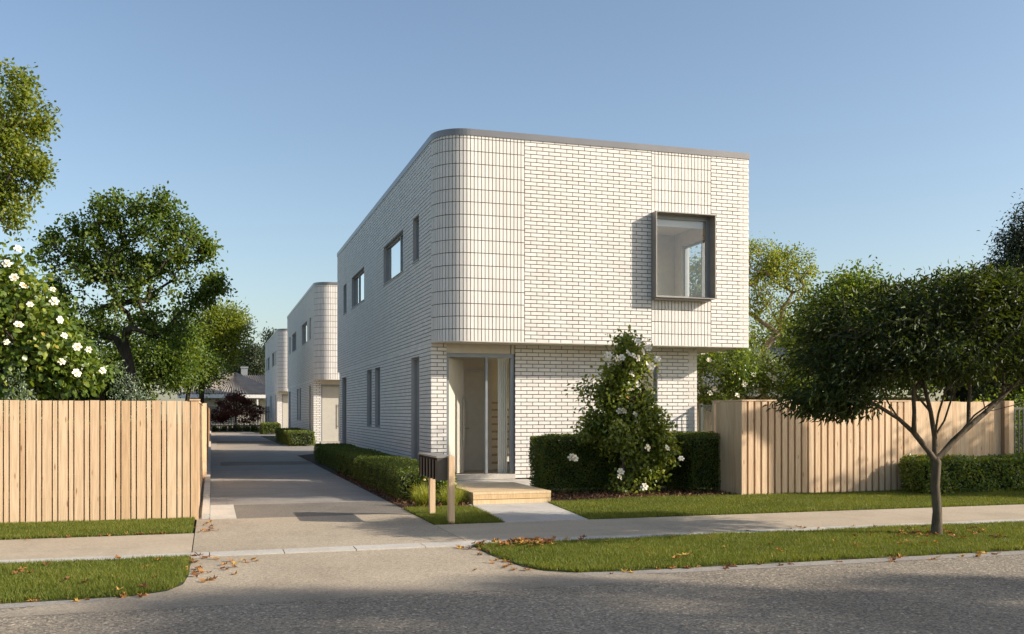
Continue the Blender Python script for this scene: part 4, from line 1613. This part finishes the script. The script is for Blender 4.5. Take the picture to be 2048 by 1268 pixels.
def street_tree(base, label, seed, n=38000, scale=1.0, group='street trees on the verge'):
    b = np.array(base, float)
    rng = np.random.default_rng(seed)
    s = scale
    ells = [((0.1, 0.0, 2.48), (1.7, 1.65, 0.62), 230), ((1.35, 0.2, 2.50), (1.3, 1.3, 0.68), 130), ((-1.0, 0.0, 2.12), (0.9, 0.9, 0.42), 100),
            ((0.4, 0.0, 2.80), (1.3, 1.2, 0.33), 90), ((-1.46, -0.15, 1.62), (0.44, 0.5, 0.27), 34), ((2.2, 0.1, 2.3), (0.7, 0.8, 0.55), 50)]
    T = sample_ellipsoids(rng, ells, 0.30)
    trunk = [(0, 0, 0), (0.015, 0.0, 0.3), (-0.01, 0.01, 0.6), (0.0, 0.0, 0.88)]
    chains = [[(0, 0, 0.90), (-0.12, 0.02, 1.05), (-0.30, 0.03, 1.25), (-0.52, 0.03, 1.42), (-0.85, 0.0, 1.58), (-1.25, 0.0, 1.72), (-1.55, -0.05, 1.78)],
              [(0.0, 0.02, 0.96), (0.0, 0.03, 1.2), (-0.04, 0.05, 1.5), (-0.12, 0.06, 1.8), (-0.15, 0.1, 2.2), (-0.1, 0.1, 2.55)],
              [(0.06, 0.0, 0.97), (0.22, -0.02, 1.14), (0.45, -0.03, 1.32), (0.72, -0.02, 1.50), (1.0, 0.0, 1.70), (1.3, 0.05, 1.9), (1.6, 0.1, 2.1)],
              [(-0.52, 0.03, 1.42), (-0.62, 0.1, 1.62), (-0.70, 0.15, 1.85), (-0.72, 0.2, 2.1)], [(-0.85, 0.0, 1.58), (-1.2, -0.2, 1.60), (-1.5, -0.3, 1.68)], [(-0.30, 0.03, 1.25), (-0.42, -0.12, 1.5), (-0.5, -0.2, 1.75), (-0.5, -0.25, 2.1)],
              [(0.0, 0.03, 1.2), (0.12, 0.0, 1.4), (0.22, -0.02, 1.7), (0.28, 0.0, 2.05), (0.3, 0.0, 2.5)], [(-0.04, 0.05, 1.5), (-0.2, 0.1, 1.7), (-0.35, 0.15, 2.0)], [(0.72, -0.02, 1.50), (1.05, -0.1, 1.58), (1.45, -0.15, 1.66), (1.9, -0.2, 1.76)],
              [(0.45, -0.03, 1.32), (0.55, 0.08, 1.6), (0.62, 0.12, 1.9), (0.66, 0.15, 2.3)], [(1.0, 0.0, 1.70), (1.1, 0.1, 2.0), (1.15, 0.15, 2.4)], [(-0.85, 0.0, 1.58), (-0.98, 0.22, 1.75), (-1.2, 0.45, 1.95)], [(0.72, -0.02, 1.50), (0.88, 0.22, 1.70), (1.2, 0.5, 1.85)],
              [(0.0, 0.03, 1.2), (-0.16, -0.22, 1.48), (-0.3, -0.5, 1.75), (-0.3, -0.8, 1.95)], [(0.22, -0.02, 1.14), (0.36, -0.22, 1.46), (0.55, -0.55, 1.75), (0.7, -0.85, 1.9)]]
    bare = np.stack([rng.uniform(-1.5, 2.0, 46), rng.uniform(-0.9, 0.9, 46), rng.uniform(1.80, 2.05, 46)], 1)
    T = np.concatenate([T, bare])
    P, par, rad = skeleton(rng, trunk, 0.058, T, 0.0055, 0.20, 3, 0.25, 2.1, 0.05, chains=chains)
    T = T[:-46]
    root = empty('street_tree', tuple(b), label, 'tree', group)
    link('trunk', tubes_mesh('trunk', P, par, rad, 8), 'bark_street', root)
    k = len(T)
    cw = rng.gamma(0.9, 1.0, k)
    ci = rng.choice(k, n, p=cw / cw.sum())
    off = rng.normal(size=(n, 3)) * np.array((0.125, 0.125, 0.085))
    pos = T[ci] + off
    low = pos[:, 2] < 1.88 + 0.07 * np.sin(pos[:, 0] * 5) - 0.42 * np.clip((-0.75 - pos[:, 0]) / 0.5, 0, 1)
    pos = pos[~low]
    ci = ci[~low]
    off = off[~low]
    cen = np.array((0, 0, 1.8))
    ct = rng.uniform(0, 1, k)
    tn = np.clip(rng.uniform(0, 1, len(pos)) * 0.65 + ct[ci] * 0.35, 0, 1)
    bias = norm(pos - cen) * 0.9 + norm(off) * 0.4
    link('crown', leaves_mesh('crown', rng, pos, 0.082, 0.027, 'long', bias, 0.7, 0.75, tn, 0.7), 'leaf_street', root)
    return root


street_tree((8.38, 9.76, 0.0), 'dark leaved round headed street tree with forked trunk on the right verge', 3)

# ------------------------------------------------------------------ trees behind
def tree_px(name, label, px, d, basez, trunkpx, ells_px, r_base, leafn, leafL, leafW, mat, bark, seed, **kw):
    """crown blobs given as (px, py, rx, ry, n) at distance d, converted to real places round the trunk"""
    base = P3(px, 824, d)
    base[2] = 0
    sc = d / 1950.0
    ells = []
    for (x, y, rx, ry, n, *dd) in ells_px:
        c = P3(x, y, d + (dd[0] if dd else 0)) - base
        ells.append((c, (rx * sc, (rx * sc + ry * sc) * 0.5, ry * sc), n))
    trunk = [P3(x, y, d) - base for x, y in trunkpx]
    trunk[0] = np.array((trunk[0][0], trunk[0][1], -0.05))
    return make_tree(name, label, 'tree', tuple(base), trunk, r_base, ells, leafn, leafL, leafW, mat, bark, seed, **kw)


tree_px('tall_tree', 'tallest tree, yellow green crown cut by the left picture edge', -190, 21, 0, [(-190, 900), (-188, 780), (-180, 620), (-170, 520)],
        [(-130, 290, 205, 170, 150), (10, 220, 80, 90, 50), (20, 330, 70, 70, 40), (5, 415, 60, 55, 36), (-220, 430, 160, 130, 80), (65, 235, 38, 30, 10), (60, 330, 30, 26, 8)],
        0.17, 24000, 0.088, 0.056, 'leaf_tall', 'bark_dark', 31, kind='oval', sig=0.125, shell=0.5, step=0.5)
tree_px('spreading_tree', 'wide multi stemmed dark green tree behind the slat fence', 266, 27, 0, [(264, 960), (265, 860), (263, 790), (262, 750)],
        [(265, 575, 120, 110, 110), (262, 540, 60, 50, 30), (165, 510, 80, 55, 50), (345, 490, 70, 60, 48), (215, 425, 40, 34, 24), (290, 420, 44, 38, 26), (330, 425, 40, 30, 20), (250, 470, 70, 40, 34), (400, 590, 50, 50, 30), (120, 610, 50, 50, 26), (345, 650, 70, 45, 26), (185, 665, 60, 36, 18),
         (428, 560, 24, 26, 10), (100, 485, 26, 20, 9), (415, 505, 26, 24, 9), (145, 445, 24, 18, 7), (365, 440, 26, 20, 8), (440, 575, 16, 10, 4), (85, 505, 14, 12, 4), (235, 395, 16, 14, 5), (320, 395, 14, 12, 4), (110, 575, 22, 16, 6), (395, 470, 18, 14, 5)],
        0.15, 21000, 0.105, 0.068, 'leaf_mid', 'bark_dark', 32, kind='oval', sig=0.115, shell=0.15, step=0.5, tip_r=0.009, curve=0.45, attach=2, clump=0.5)
tree_px('garden_tree', 'bright yellow green tree between the spreading tree and the farthest townhouse', 420, 50, 0, [(405, 880), (402, 820), (404, 770), (408, 740)],
        [(425, 660, 60, 60, 70), (455, 655, 38, 45, 40), (400, 700, 70, 50, 60), (440, 710, 50, 30, 30), (360, 720, 50, 40, 40)],
        0.14, 20000, 0.15, 0.095, 'leaf_yellow', 'bark_dark', 33, sig=0.32, step=0.7, shell=0.3)
tree_px('small_tree', 'low dark branched tree in front of the bungalow roof', 375, 46, 0, [(372, 880), (372, 815), (376, 790)],
        [(380, 740, 60, 34, 40), (345, 745, 36, 36, 30), (410, 735, 40, 28, 30)], 0.10, 7000, 0.13, 0.08, 'leaf_mid', 'bark_dark', 38, sig=0.25, step=0.5)
tree_px('background_tree', 'shaded green tree mass low behind the spreading tree', 200, 42, 0, [(200, 880), (200, 780)],
        [(190, 700, 110, 70, 90), (300, 715, 90, 50, 70), (90, 690, 80, 70, 60), (355, 690, 40, 60, 40)], 0.2, 24000, 0.15, 0.09, 'leaf_mid', 'bark_dark', 39, sig=0.4, step=0.8)
for i, (px, top, w) in enumerate(((500, 690, 26), (522, 700, 22), (478, 702, 22), (545, 660, 30), (395, 690, 40))):
    d = 118 + i * 4
    tree_px('pine_tree', ['dark rounded pine left of the chimney', 'dark pine just right of the chimney', 'dark pine between the bright tree and the chimney', 'dark pine mostly hidden behind the farthest townhouse', 'dark pine behind the bright yellow green tree'][i],
            px, d, 0, [(px, 850), (px, 760)], [(px, (top + 770) / 2, w, (770 - top) / 2, 60), (px, top + 14, w * 0.5, 12, 16)], 0.25, 5200, 0.30, 0.16, 'leaf_conifer', 'bark_dark', 50 + i, sig=0.42, step=1.4, group='dark pines far beyond the driveway')
tree_px('airy_tree', 'light yellow green airy tree rising right of the nearest townhouse', 1545, 30, 0, [(1530, 900), (1528, 800), (1526, 730), (1527, 700)],
        [(1535, 560, 60, 75, 90), (1590, 560, 36, 55, 36), (1512, 520, 30, 45, 30), (1560, 520, 40, 34, 26), (1575, 640, 45, 50, 36), (1490, 600, 40, 80, 40), (1615, 535, 22, 26, 10)],
        0.10, 9000, 0.082, 0.06, 'leaf_yellow', 'bark_pale', 34, sig=0.13, shell=0.15, step=0.45, tip_r=0.008, curve=0.5, attach=2)
tree_px('round_tree', 'mid green rounded tree behind the left side of the street tree', 1690, 25, 0, [(1690, 930), (1690, 800), (1688, 720)],
        [(1700, 645, 90, 70, 100), (1645, 670, 55, 66, 56), (1760, 630, 56, 46, 46), (1715, 590, 52, 34, 34)], 0.14, 20000, 0.11, 0.066, 'leaf_mid', 'bark_dark', 35, sig=0.24, step=0.5)
tree_px('conifer', 'tall dark conifer at the right picture edge above the street tree', 2060, 38, 0, [(2060, 900), (2060, 700), (2058, 560)],
        [(2075, 520, 75, 70, 90), (2040, 480, 36, 36, 30), (2085, 440, 50, 40, 40), (2015, 540, 36, 30, 26), (2060, 620, 90, 60, 70), (1975, 560, 40, 24, 20)], 0.2, 15000, 0.17, 0.06, 'leaf_conifer', 'bark_dark', 36, sig=0.26, droop=0.9, step=0.7)
tree_px('background_tree', 'far green tree filling the gap behind the airy tree', 1600, 48, 0, [(1600, 880), (1600, 780)],
        [(1520, 720, 70, 60, 60), (1610, 690, 80, 80, 80), (1690, 680, 80, 70, 60), (1440, 730, 60, 50, 50)], 0.2, 17000, 0.17, 0.10, 'leaf_tall', 'bark_dark', 37, sig=0.45, step=0.9)
for i, (px, w, top, d, lb) in enumerate(((1430, 60, 690, 27.5, 'broad white flowered shrub just right of the nearest townhouse'), (1510, 55, 690, 28.3, 'white flowered shrub left of the garden house roof'), (1620, 60, 715, 27.5, 'dark shrub in front of the garden house wall'))):
    r_, T_ = tree_px('flowering_shrub', lb, px, d, 0, [(px, 900), (px, 830)], [(px, (top + 805) / 2, w, (805 - top) / 2 + 6, 60)], 0.05, 6500, 0.085, 0.05, 'leaf_glossy', 'bark_pale', 60 + i, kind='oval', sig=0.16, step=0.35,
                   group='flowering shrubs above the boundary fence')
    if i < 2:
        rng = np.random.default_rng(70 + i)
        for k in range(13):
            t = T_[rng.integers(0, len(T_))]
            pp = t + np.array((0.0, -0.28, 0.05)) + rng.normal(size=3) * 0.1
            add_flower(r_, pp, (rng.uniform(-0.6, 0.6), -1, rng.uniform(0, 0.8)), 0.95, k, rng)
tree_px('background_tree', 'dark green tree mass behind the right half of the street tree', 1900, 29, 0, [(1900, 900), (1900, 760)],
        [(1830, 680, 90, 100, 90), (1950, 660, 100, 110, 100), (2060, 690, 90, 110, 70), (1760, 730, 60, 60, 50)], 0.2, 26000, 0.13, 0.08, 'leaf_mid', 'bark_dark', 41, sig=0.3, step=0.7)
tree_px('background_tree', 'leafy tree seen through the projecting window box', 1400, 46, 0, [(1400, 880), (1400, 700)],
        [(1400, 570, 50, 50, 60), (1440, 620, 50, 60, 40), (1385, 620, 30, 40, 24)], 0.16, 9000, 0.17, 0.10, 'leaf_mid', 'bark_dark', 43, sig=0.3, step=0.8)
hedge('gap_dark_hedge', 'dark hedge added close behind the slat fence to darken its gaps', (-7.2, 14.62, 0.0), (-0.55, 15.0, 1.35), 16000, 0.06, 128)  # added planting, there to make the gaps between the slats dark
hedge('tall_hedge', 'tall dark boundary hedge far behind the slat fence and spreading tree', (-24, 46, 0), (-2.6, 47.2, 3.4), 14000, 0.16, 140, 'leaf_mid', 0.25)
hedge('tall_hedge', 'tall dark boundary hedge behind the bar gate and street tree', (21.3, 23.5, 0), (36, 24.6, 3.2), 12000, 0.12, 141, 'leaf_mid', 0.2)
# silver shrubs along fences
for i, (px, d, w, h, lb) in enumerate(((1420, 25.9, 0.9, 2.05, 'silver green shrub above the boundary fence beside the nearest townhouse'), (1500, 26.2, 1.0, 2.12, 'silver green shrub above the boundary fence, middle one of three'),
                                       (1590, 26.6, 1.0, 2.08, 'silver green shrub above the boundary fence below the garden house'))):
    c = P3(px, 824, d)
    c[1] = max(c[1], 25.55)
    mound('silver_shrub', lb, 'shrub', (c[0], c[1], 0), (w, 0.5, h), 7000, 0.055, 'leaf_silver', 80 + i, lw=0.35, group='silver green shrubs behind the fences')
for i, (px, d, w, h, lb) in enumerate(((40, 15.4, 0.75, 1.86, 'silver green shrub behind the slat fence under the white blossoms'), (262, 15.8, 0.62, 1.90, 'silver green shrub behind the slat fence below the spreading tree'), (-120, 15.4, 0.8, 1.9, 'silver green shrub behind the slat fence at the picture edge'))):
    c = P3(px, 824, d)
    mound('silver_shrub', lb, 'shrub', (c[0], max(c[1], 14.98), 0), (w, 0.45, h), 9000, 0.05, 'leaf_silver', 84 + i, lw=0.35, group='silver green shrubs behind the fences')

# blossom shrub at left
rng = np.random.default_rng(90)
d = 16.3
rt, T_ = tree_px('blossom_shrub', 'large glossy leaved shrub with white blossoms behind the slat fence', 20, d, 0, [(20, 980), (25, 880), (40, 800)],
                 [(10, 660, 120, 120, 150), (-40, 590, 90, 90, 60), (110, 690, 60, 70, 44), (70, 740, 90, 55, 50), (160, 745, 42, 32, 20), (5, 545, 40, 45, 20)],
                 0.07, 8500, 0.125, 0.078, 'leaf_glossy', 'bark_dark', 91, kind='oval', sig=0.13, step=0.3, shell=0.35, tip_r=0.005)
bb = np.array(rt.location)
for k, (px, py) in enumerate(((35, 498), (14, 528), (28, 556), (45, 572), (105, 580), (108, 603), (118, 640), (37, 651), (128, 672), (123, 724), (154, 695), (152, 747), (177, 700), (205, 742), (12, 685), (60, 610))):
    q = P3(px, py, d - 0.55 + rng.uniform(-0.25, 0.15)) - bb
    add_flower(rt, q, (0.55 + rng.uniform(-0.5, 0.4), -0.9, 0.35 + rng.uniform(-0.3, 0.4)), rng.uniform(0.62, 0.88), k, rng)
m = None

# blossom shrub in front of the hedge
d = 17.6
rt, T_ = tree_px('blossom_tree', 'upright young tree with white blossoms in front of the clipped hedge', 1247, d, 0, [(1248, 1004), (1247, 940), (1250, 860), (1248, 780), (1250, 710)],
                 [(1255, 698, 30, 26, 22), (1258, 742, 54, 38, 44), (1203, 788, 26, 20, 10), (1250, 795, 56, 36, 44), (1238, 830, 60, 30, 34), (1285, 835, 50, 42, 40), (1212, 848, 44, 20, 20), (1188, 855, 30, 14, 10), (1262, 870, 74, 40, 54),
                  (1318, 892, 32, 36, 24), (1292, 930, 50, 32, 26), (1262, 960, 38, 22, 16), (1168, 777, 14, 9, 4)],
                 0.038, 14500, 0.078, 0.046, 'leaf_blossom', 'bark_street', 92, kind='oval', sig=0.095, step=0.25, shell=0.2, tip_r=0.004, attach=1)
bb = np.array(rt.location)
for k, (px, py) in enumerate(((1217, 711), (1232, 716), (1243, 716), (1255, 707), (1266, 712), (1275, 716), (1284, 704), (1296, 696), (1276, 684), (1315, 718), (1292, 730), (1302, 733), (1263, 748), (1238, 822), (1246, 823), (1270, 830), (1271, 842),
                              (1143, 914), (1149, 917), (1241, 944), (1238, 955), (1288, 974), (1333, 897), (1362, 918), (1294, 896), (1212, 710))):
    q = P3(px, py, d - 0.42 + rng.uniform(-0.12, 0.12)) - bb
    add_flower(rt, q, (rng.uniform(-0.4, 0.9), -0.9, 0.3 + rng.uniform(-0.3, 0.5)), rng.uniform(0.62, 0.85), k, rng)

# red maple and strappy plants at the far end
tree_px('maple', 'small dark red maple in front of the far slatted fence', 472, 74, 0, [(470, 866), (470, 845), (472, 830)], [(472, 812, 34, 26, 60), (450, 822, 26, 14, 26), (500, 818, 24, 16, 26), (470, 792, 20, 14, 16), (495, 835, 24, 10, 20), (440, 835, 22, 8, 16)],
        0.06, 7500, 0.14, 0.08, 'leaf_red', 'bark_dark', 95, sig=0.17, step=0.4, flat=0.5)


def strappy(name, label, base, n, L, W, mat, seed, group=None, cat='plant', rad=0.05, up=1.0):
    """tuft of arching strap leaves, each four segments"""
    rng = np.random.default_rng(seed)
    root = empty(name, base, label, cat, group)
    V, F, Tn = [], [], []
    for k in range(n):
        a = rng.uniform(0, 2 * PI)
        r0 = rad * math.sqrt(rng.uniform(0, 1))
        a0 = rng.uniform(0, 2 * PI)
        out = rng.uniform(0.25, 1.0)
        l = L * rng.uniform(0.6, 1.15)
        dv = np.array((math.cos(a), math.sin(a), 0))
        sv = np.array((-math.sin(a), math.cos(a), 0))
        p0 = np.array((r0 * math.cos(a0), r0 * math.sin(a0), 0))
        i = len(V)
        for s in range(5):
            u = s / 4
            q = p0 + dv * out * l * 0.75 * u ** 1.3 + np.array((0, 0, 1)) * (l * up * (0.95 * u - out * 0.75 * u * u))
            w = W * (1 - 0.8 * u)
            V.append(q + sv * w)
            V.append(q - sv * w)
        t = rng.uniform(0, 1)
        for s in range(4):
            F.append((i + 2 * s, i + 2 * s + 1, i + 2 * s + 3, i + 2 * s + 2))
            Tn.append(t)
    link('foliage', np_mesh('foliage', np.array(V), np.array(F), np.array(Tn)), mat, root)
    return root


for i, (x, y) in enumerate(((0.3, 79.2), (0.9, 79.0), (1.5, 79.2), (2.0, 78.9), (2.6, 79.1), (3.2, 79.2), (3.8, 79.0))):
    strappy('flax_plant', 'dark strappy leaved plant in the far bed under the red maple', (x, y, 0), 90, 0.85, 0.03, 'leaf_hedge', 100 + i, 'strappy plants in the far bed', rad=0.25)
# lime grasses beside letterbox
for i, (x, y, lb) in enumerate(((3.22, 15.25, 'lime green grass tussock nearest the driveway edge'), (3.62, 15.1, 'lime green grass tussock behind the rear letterbox post'), (3.35, 15.85, 'lime green grass tussock touching the end of the low hedge'), (3.86, 15.55, 'lime green grass tussock against the timber step'), (3.72, 16.2, 'lime green grass tussock between low hedge and timber step'))):
    strappy('grass_tussock', lb, (x, y, 0.0), 520, 0.46 if i != 3 else 0.42, 0.0042, 'leaf_lime', 110 + i, 'lime grass tussocks by the letterbox', 'ornamental grass', 0.12, 1.0)

# ------------------------------------------------------------------ hedges
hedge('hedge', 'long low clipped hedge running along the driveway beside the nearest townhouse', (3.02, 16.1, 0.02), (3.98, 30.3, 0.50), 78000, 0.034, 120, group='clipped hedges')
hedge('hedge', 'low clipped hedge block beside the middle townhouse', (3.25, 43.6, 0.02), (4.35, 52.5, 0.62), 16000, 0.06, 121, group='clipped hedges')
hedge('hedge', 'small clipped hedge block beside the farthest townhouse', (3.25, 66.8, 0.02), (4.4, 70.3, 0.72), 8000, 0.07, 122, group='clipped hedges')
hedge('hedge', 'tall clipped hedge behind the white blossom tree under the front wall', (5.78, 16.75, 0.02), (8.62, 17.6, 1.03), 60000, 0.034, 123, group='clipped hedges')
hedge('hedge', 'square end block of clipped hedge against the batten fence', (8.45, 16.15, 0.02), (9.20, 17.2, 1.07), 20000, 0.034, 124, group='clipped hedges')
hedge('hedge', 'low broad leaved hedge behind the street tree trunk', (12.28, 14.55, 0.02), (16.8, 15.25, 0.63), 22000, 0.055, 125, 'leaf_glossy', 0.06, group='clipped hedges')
mound('evergreen_shrub', 'dark evergreen shrub behind the bar gate', 'shrub', (18.0, 17.6, 0), (1.9, 1.1, 2.3), 7000, 0.08, 'leaf_mid', 127, lw=0.6, core=True)
mound('leafy_shrub', 'small bright leafed shrub at the near end of the low driveway hedge', 'shrub', (3.62, 16.15, 0), (0.36, 0.36, 0.5), 1500, 0.065, 'leaf_glossy', 126, kind='oval', lw=0.6, core=True)

# ------------------------------------------------------------------ trees across the street, out of frame, that cast the road shade
tree_off = [((18.3, 11.2), [((0, -0.2, 9.2), (0.9, 2.2, 0.45), 120), ((0, -2.4, 10.6), (0.9, 2.3, 0.8), 60), ((0.2, -1.55, 7.2), (0.6, 0.5, 0.4), 14), ((0, 2.3, 7.35), (0.6, 0.35, 0.3), 7)], 24000, 0.16, 'tall clear trunked tree farther right along the footpath'),
            ((23.0, 10.0), [((0, 0, 5.3), (1.3, 1.4, 0.6), 60), ((0.5, 1.2, 5.0), (1.0, 1.0, 0.5), 30)], 7000, 0.15, 'round tree at the right end of the verge'),
            ((30.0, -7.0), [((0, -0.4, 15.2), (0.6, 1.4, 0.8), 15), ((0, 0.1, 13.7), (0.6, 2.0, 1.0), 26), ((0, 0.6, 12.3), (0.6, 2.0, 0.8), 24), ((0, 0.7, 11.0), (0.6, 2.0, 0.7), 18)], 17000, 0.16, 'tall broad tree across the street whose shade falls on the road')]
for i, ((x, y), ells, nl, lf, lb) in enumerate(tree_off):
    zt = min(e[0][2] - e[1][2] for e in ells)
    make_tree('broad_tree', lb, 'tree', (x, y, 0), [(0, 0, 0), (0, 0.05, zt * 0.4), (0.05, 0, zt * 0.8)], 0.2, ells,
              nl, lf, lf * 0.65, 'leaf_mid', 'bark_dark', 130 + i, sig=0.24 if i < 2 else 0.20, step=0.9, group='trees along the street outside the frame')

# ------------------------------------------------------------------ grass
def flare_x(pts):
    ys = np.array([p[1] for p in pts])
    xs = np.array([p[0] for p in pts])
    o = np.argsort(ys)
    return lambda y: np.interp(y, ys[o], xs[o])


fl, fr_ = flare_x(flareL), flare_x(flareR)
edge = lambda x, k: 0.03 * np.sin(x * 9.3 + k) + 0.02 * np.sin(x * 23.1 + k * 2)
grass_patch('verge_grass', 'mown grass of the left road verge', ((-3.6, DX0, YR, YK0), lambda x, y: (x < fl(y) - 0.02 - 0.02 * np.sin(y * 17)) & (y > YR + 0.02 + edge(x, 1)) & (y < YK0 - 0.005)), 95000, 201, 0.042, 0.0042)
grass_patch('verge_grass', 'mown grass of the right road verge under the street tree', ((2.7, 10.6, YR, YK0), lambda x, y: (x > fr_(y) + 0.03 + 0.02 * np.sin(y * 19)) & (y > YR + 0.02 + edge(x, 2)) & (y < YK0 - 0.005)), 200000, 202, 0.042, 0.0042)
grass_patch('lawn_grass', 'mown grass strip in front of the slat fence', ((-3.6, DX0 - 0.03, YF + 0.01, 14.36), lambda x, y: y > YF + 0.01 + 0.4 * np.abs(edge(x, 3))), 65000, 203, 0.042, 0.0046)
grass_patch('lawn_grass', 'mown lawn in front of the batten fence', ((5.0, 16.5, YF + 0.01, 15.6), lambda x, y: (y < np.where(x < 9.05, np.interp(x, [5.0, 5.36, 6.8, 8.0, 9.1], [15.2, 15.22, 15.4, 15.72, 15.55]) + 0.04 * np.sin(x * 13), 15.45)) & (x > np.interp(y, [YF, 15.3], [5.02, 5.32]))), 240000, 204, 0.042, 0.005)
grass_patch('lawn_grass', 'small mown lawn patch round the letterbox posts', ((DX1 + 0.01, 3.97, YF + 0.01, 14.8), lambda x, y: x < np.interp(y, [YF, 15.3], [3.78, 3.96])), 30000, 205, 0.045, 0.0045)

# ------------------------------------------------------------------ mulch and fallen leaves
rng = np.random.default_rng(300)


def chips(name, label, x0, x1, y0, y1, n, z):
    pos = np.stack([rng.uniform(x0, x1, n), rng.uniform(y0, y1, n), np.full(n, z) + rng.uniform(0, 0.02, n)], 1)
    o = link(name, leaves_mesh(name, rng, pos, 0.05, 0.022, 'diamond', None, 1.2, 0.0, None, 1.0), 'mulch_chip')
    o['label'] = label
    o['category'] = 'mulch'
    stuff(o)


chips('bark_mulch', 'red brown bark mulch under the clipped hedge and blossom tree', 5.4, 9.1, 15.4, 16.9, 5000, 0.012)
chips('bark_mulch', 'bark mulch strip along the driveway hedge', 2.84, 3.95, 14.76, 24, 6000, 0.006)


def dry_leaf_mesh(seed):
    r = np.random.default_rng(seed)
    V = [(0, 0, 0.10)]
    n = 14
    for k in range(n):
        a = 2 * PI * k / n
        rad = (0.55 if k % 2 else 0.95) * (1 + 0.25 * math.cos(a)) * r.uniform(0.8, 1.15)
        V.append((rad * math.cos(a), rad * 0.75 * math.sin(a), r.uniform(0.0, 0.75) if k % 2 == 0 else r.uniform(0, 0.35)))
    V.append((-1.6, 0.1, 0.25))
    F = [(0, 1 + k, 1 + (k + 1) % n) for k in range(n)]
    F.append((1 + n // 2, 2 + n // 2, n + 1))
    V = np.array(V) * 0.042
    return V, np.array(F)


DRY = []
for s in range(8):
    V, F = dry_leaf_mesh(s)
    me = np_mesh('fallen_leaf', V, F, np.full(len(F), (s * 0.137 + 0.08) % 1.0))
    me.materials.append(MATS['leaf_dry'])
    DRY.append(me)
YEL = np_mesh('fallen_leaf', dry_leaf_mesh(33)[0], dry_leaf_mesh(33)[1], np.full(15, 1.0))
YEL.materials.append(MATS['leaf_dry'])


def drop(n, fx, fy, z, label, group, smin=0.7, smax=1.25):
    for k in range(n):
        x, y = fx(), fy()
        o = link('fallen_leaf', DRY[int(rng.integers(0, 8))], None, None, (x, y, z(x, y) if callable(z) else z))
        s = rng.uniform(smin, smax)
        o.scale = (s, s, s)
        o.rotation_euler = (rng.uniform(-0.35, 0.35), rng.uniform(-0.35, 0.35), rng.uniform(0, 6.28))
        tag(o, label, 'leaf', group)


U = lambda a, b: (lambda: rng.uniform(a, b))
Nn = lambda m, s: (lambda: rng.normal(m, s))
drop(26, Nn(-0.10, 0.14), U(8.9, 10.75), 0.008, 'dry orange leaf on the apron edge beside the left verge', 'fallen leaves by the left verge')
drop(9, U(0.0, 0.45), U(9.2, 10.3), 0.004, 'dry brown leaf lying on the sunlit apron near the left verge', 'fallen leaves on the apron')
drop(10, Nn(-0.05, 0.12), U(12.7, 13.9), 0.012, 'dry orange leaf on the driveway at the foot of the slat fence', 'fallen leaves by the slat fence')
drop(16, U(-2.2, -0.4), U(12.55, 12.75), 0.012, 'dry brown leaf along the back edge of the left footpath', 'fallen leaves on the left footpath')
drop(18, U(-2.4, -0.4), U(8.6, 10.5), 0.035, 'dry leaf lying in the grass of the left verge', 'fallen leaves in the left verge')
drop(12, U(-1.9, -0.5), U(8.36, 8.52), 0.0, 'dry brown leaf along the road edge of the left verge', 'fallen leaves along the left road edge')
drop(60, lambda: 3.35 + rng.normal(0, 0.27), lambda: min(10.5, 10.32 + rng.normal(0, 0.11)), 0.055, 'orange leaf in the heap at the apron corner of the right verge', 'fallen leaf heap at the right verge corner', 0.9, 1.5)
drop(22, lambda: 2.72 + rng.normal(0, 0.14), U(8.7, 10.5), 0.004, 'dry orange leaf on the apron beside the right verge', 'fallen leaves by the right verge')
drop(16, U(3.0, 5.6), U(8.28, 8.5), 0.0, 'dry brown leaf along the road edge of the right verge near the apron', 'fallen leaves along the right road edge')
drop(24, U(5.8, 9.6), U(8.12, 8.5), 0.0, 'dry orange leaf on the road edge below the street tree', 'fallen leaves on the road below the street tree')
drop(26, U(3.6, 9.8), U(8.7, 10.4), 0.035, 'dry leaf lying in the grass of the right verge', 'fallen leaves in the right verge')
drop(62, lambda: 8.38 + rng.normal(0, 0.42), lambda: min(10.5, 9.76 + rng.normal(0, 0.22)), 0.035, 'dry leaf in the litter round the street tree trunk', 'fallen leaf litter round the street tree', 0.6, 1.0)
drop(8, U(5.6, 8.4), U(10.62, 10.9), 0.016, 'dry leaf on the pale kerb beside the right verge', 'fallen leaves on the kerb')
o = link('fallen_leaf', YEL, None, None, (4.62, 9.0, 0.04))
o.scale = (1.4, 1.4, 1.4)
tag(o, 'bright yellow fallen leaf in the right verge grass', 'leaf')
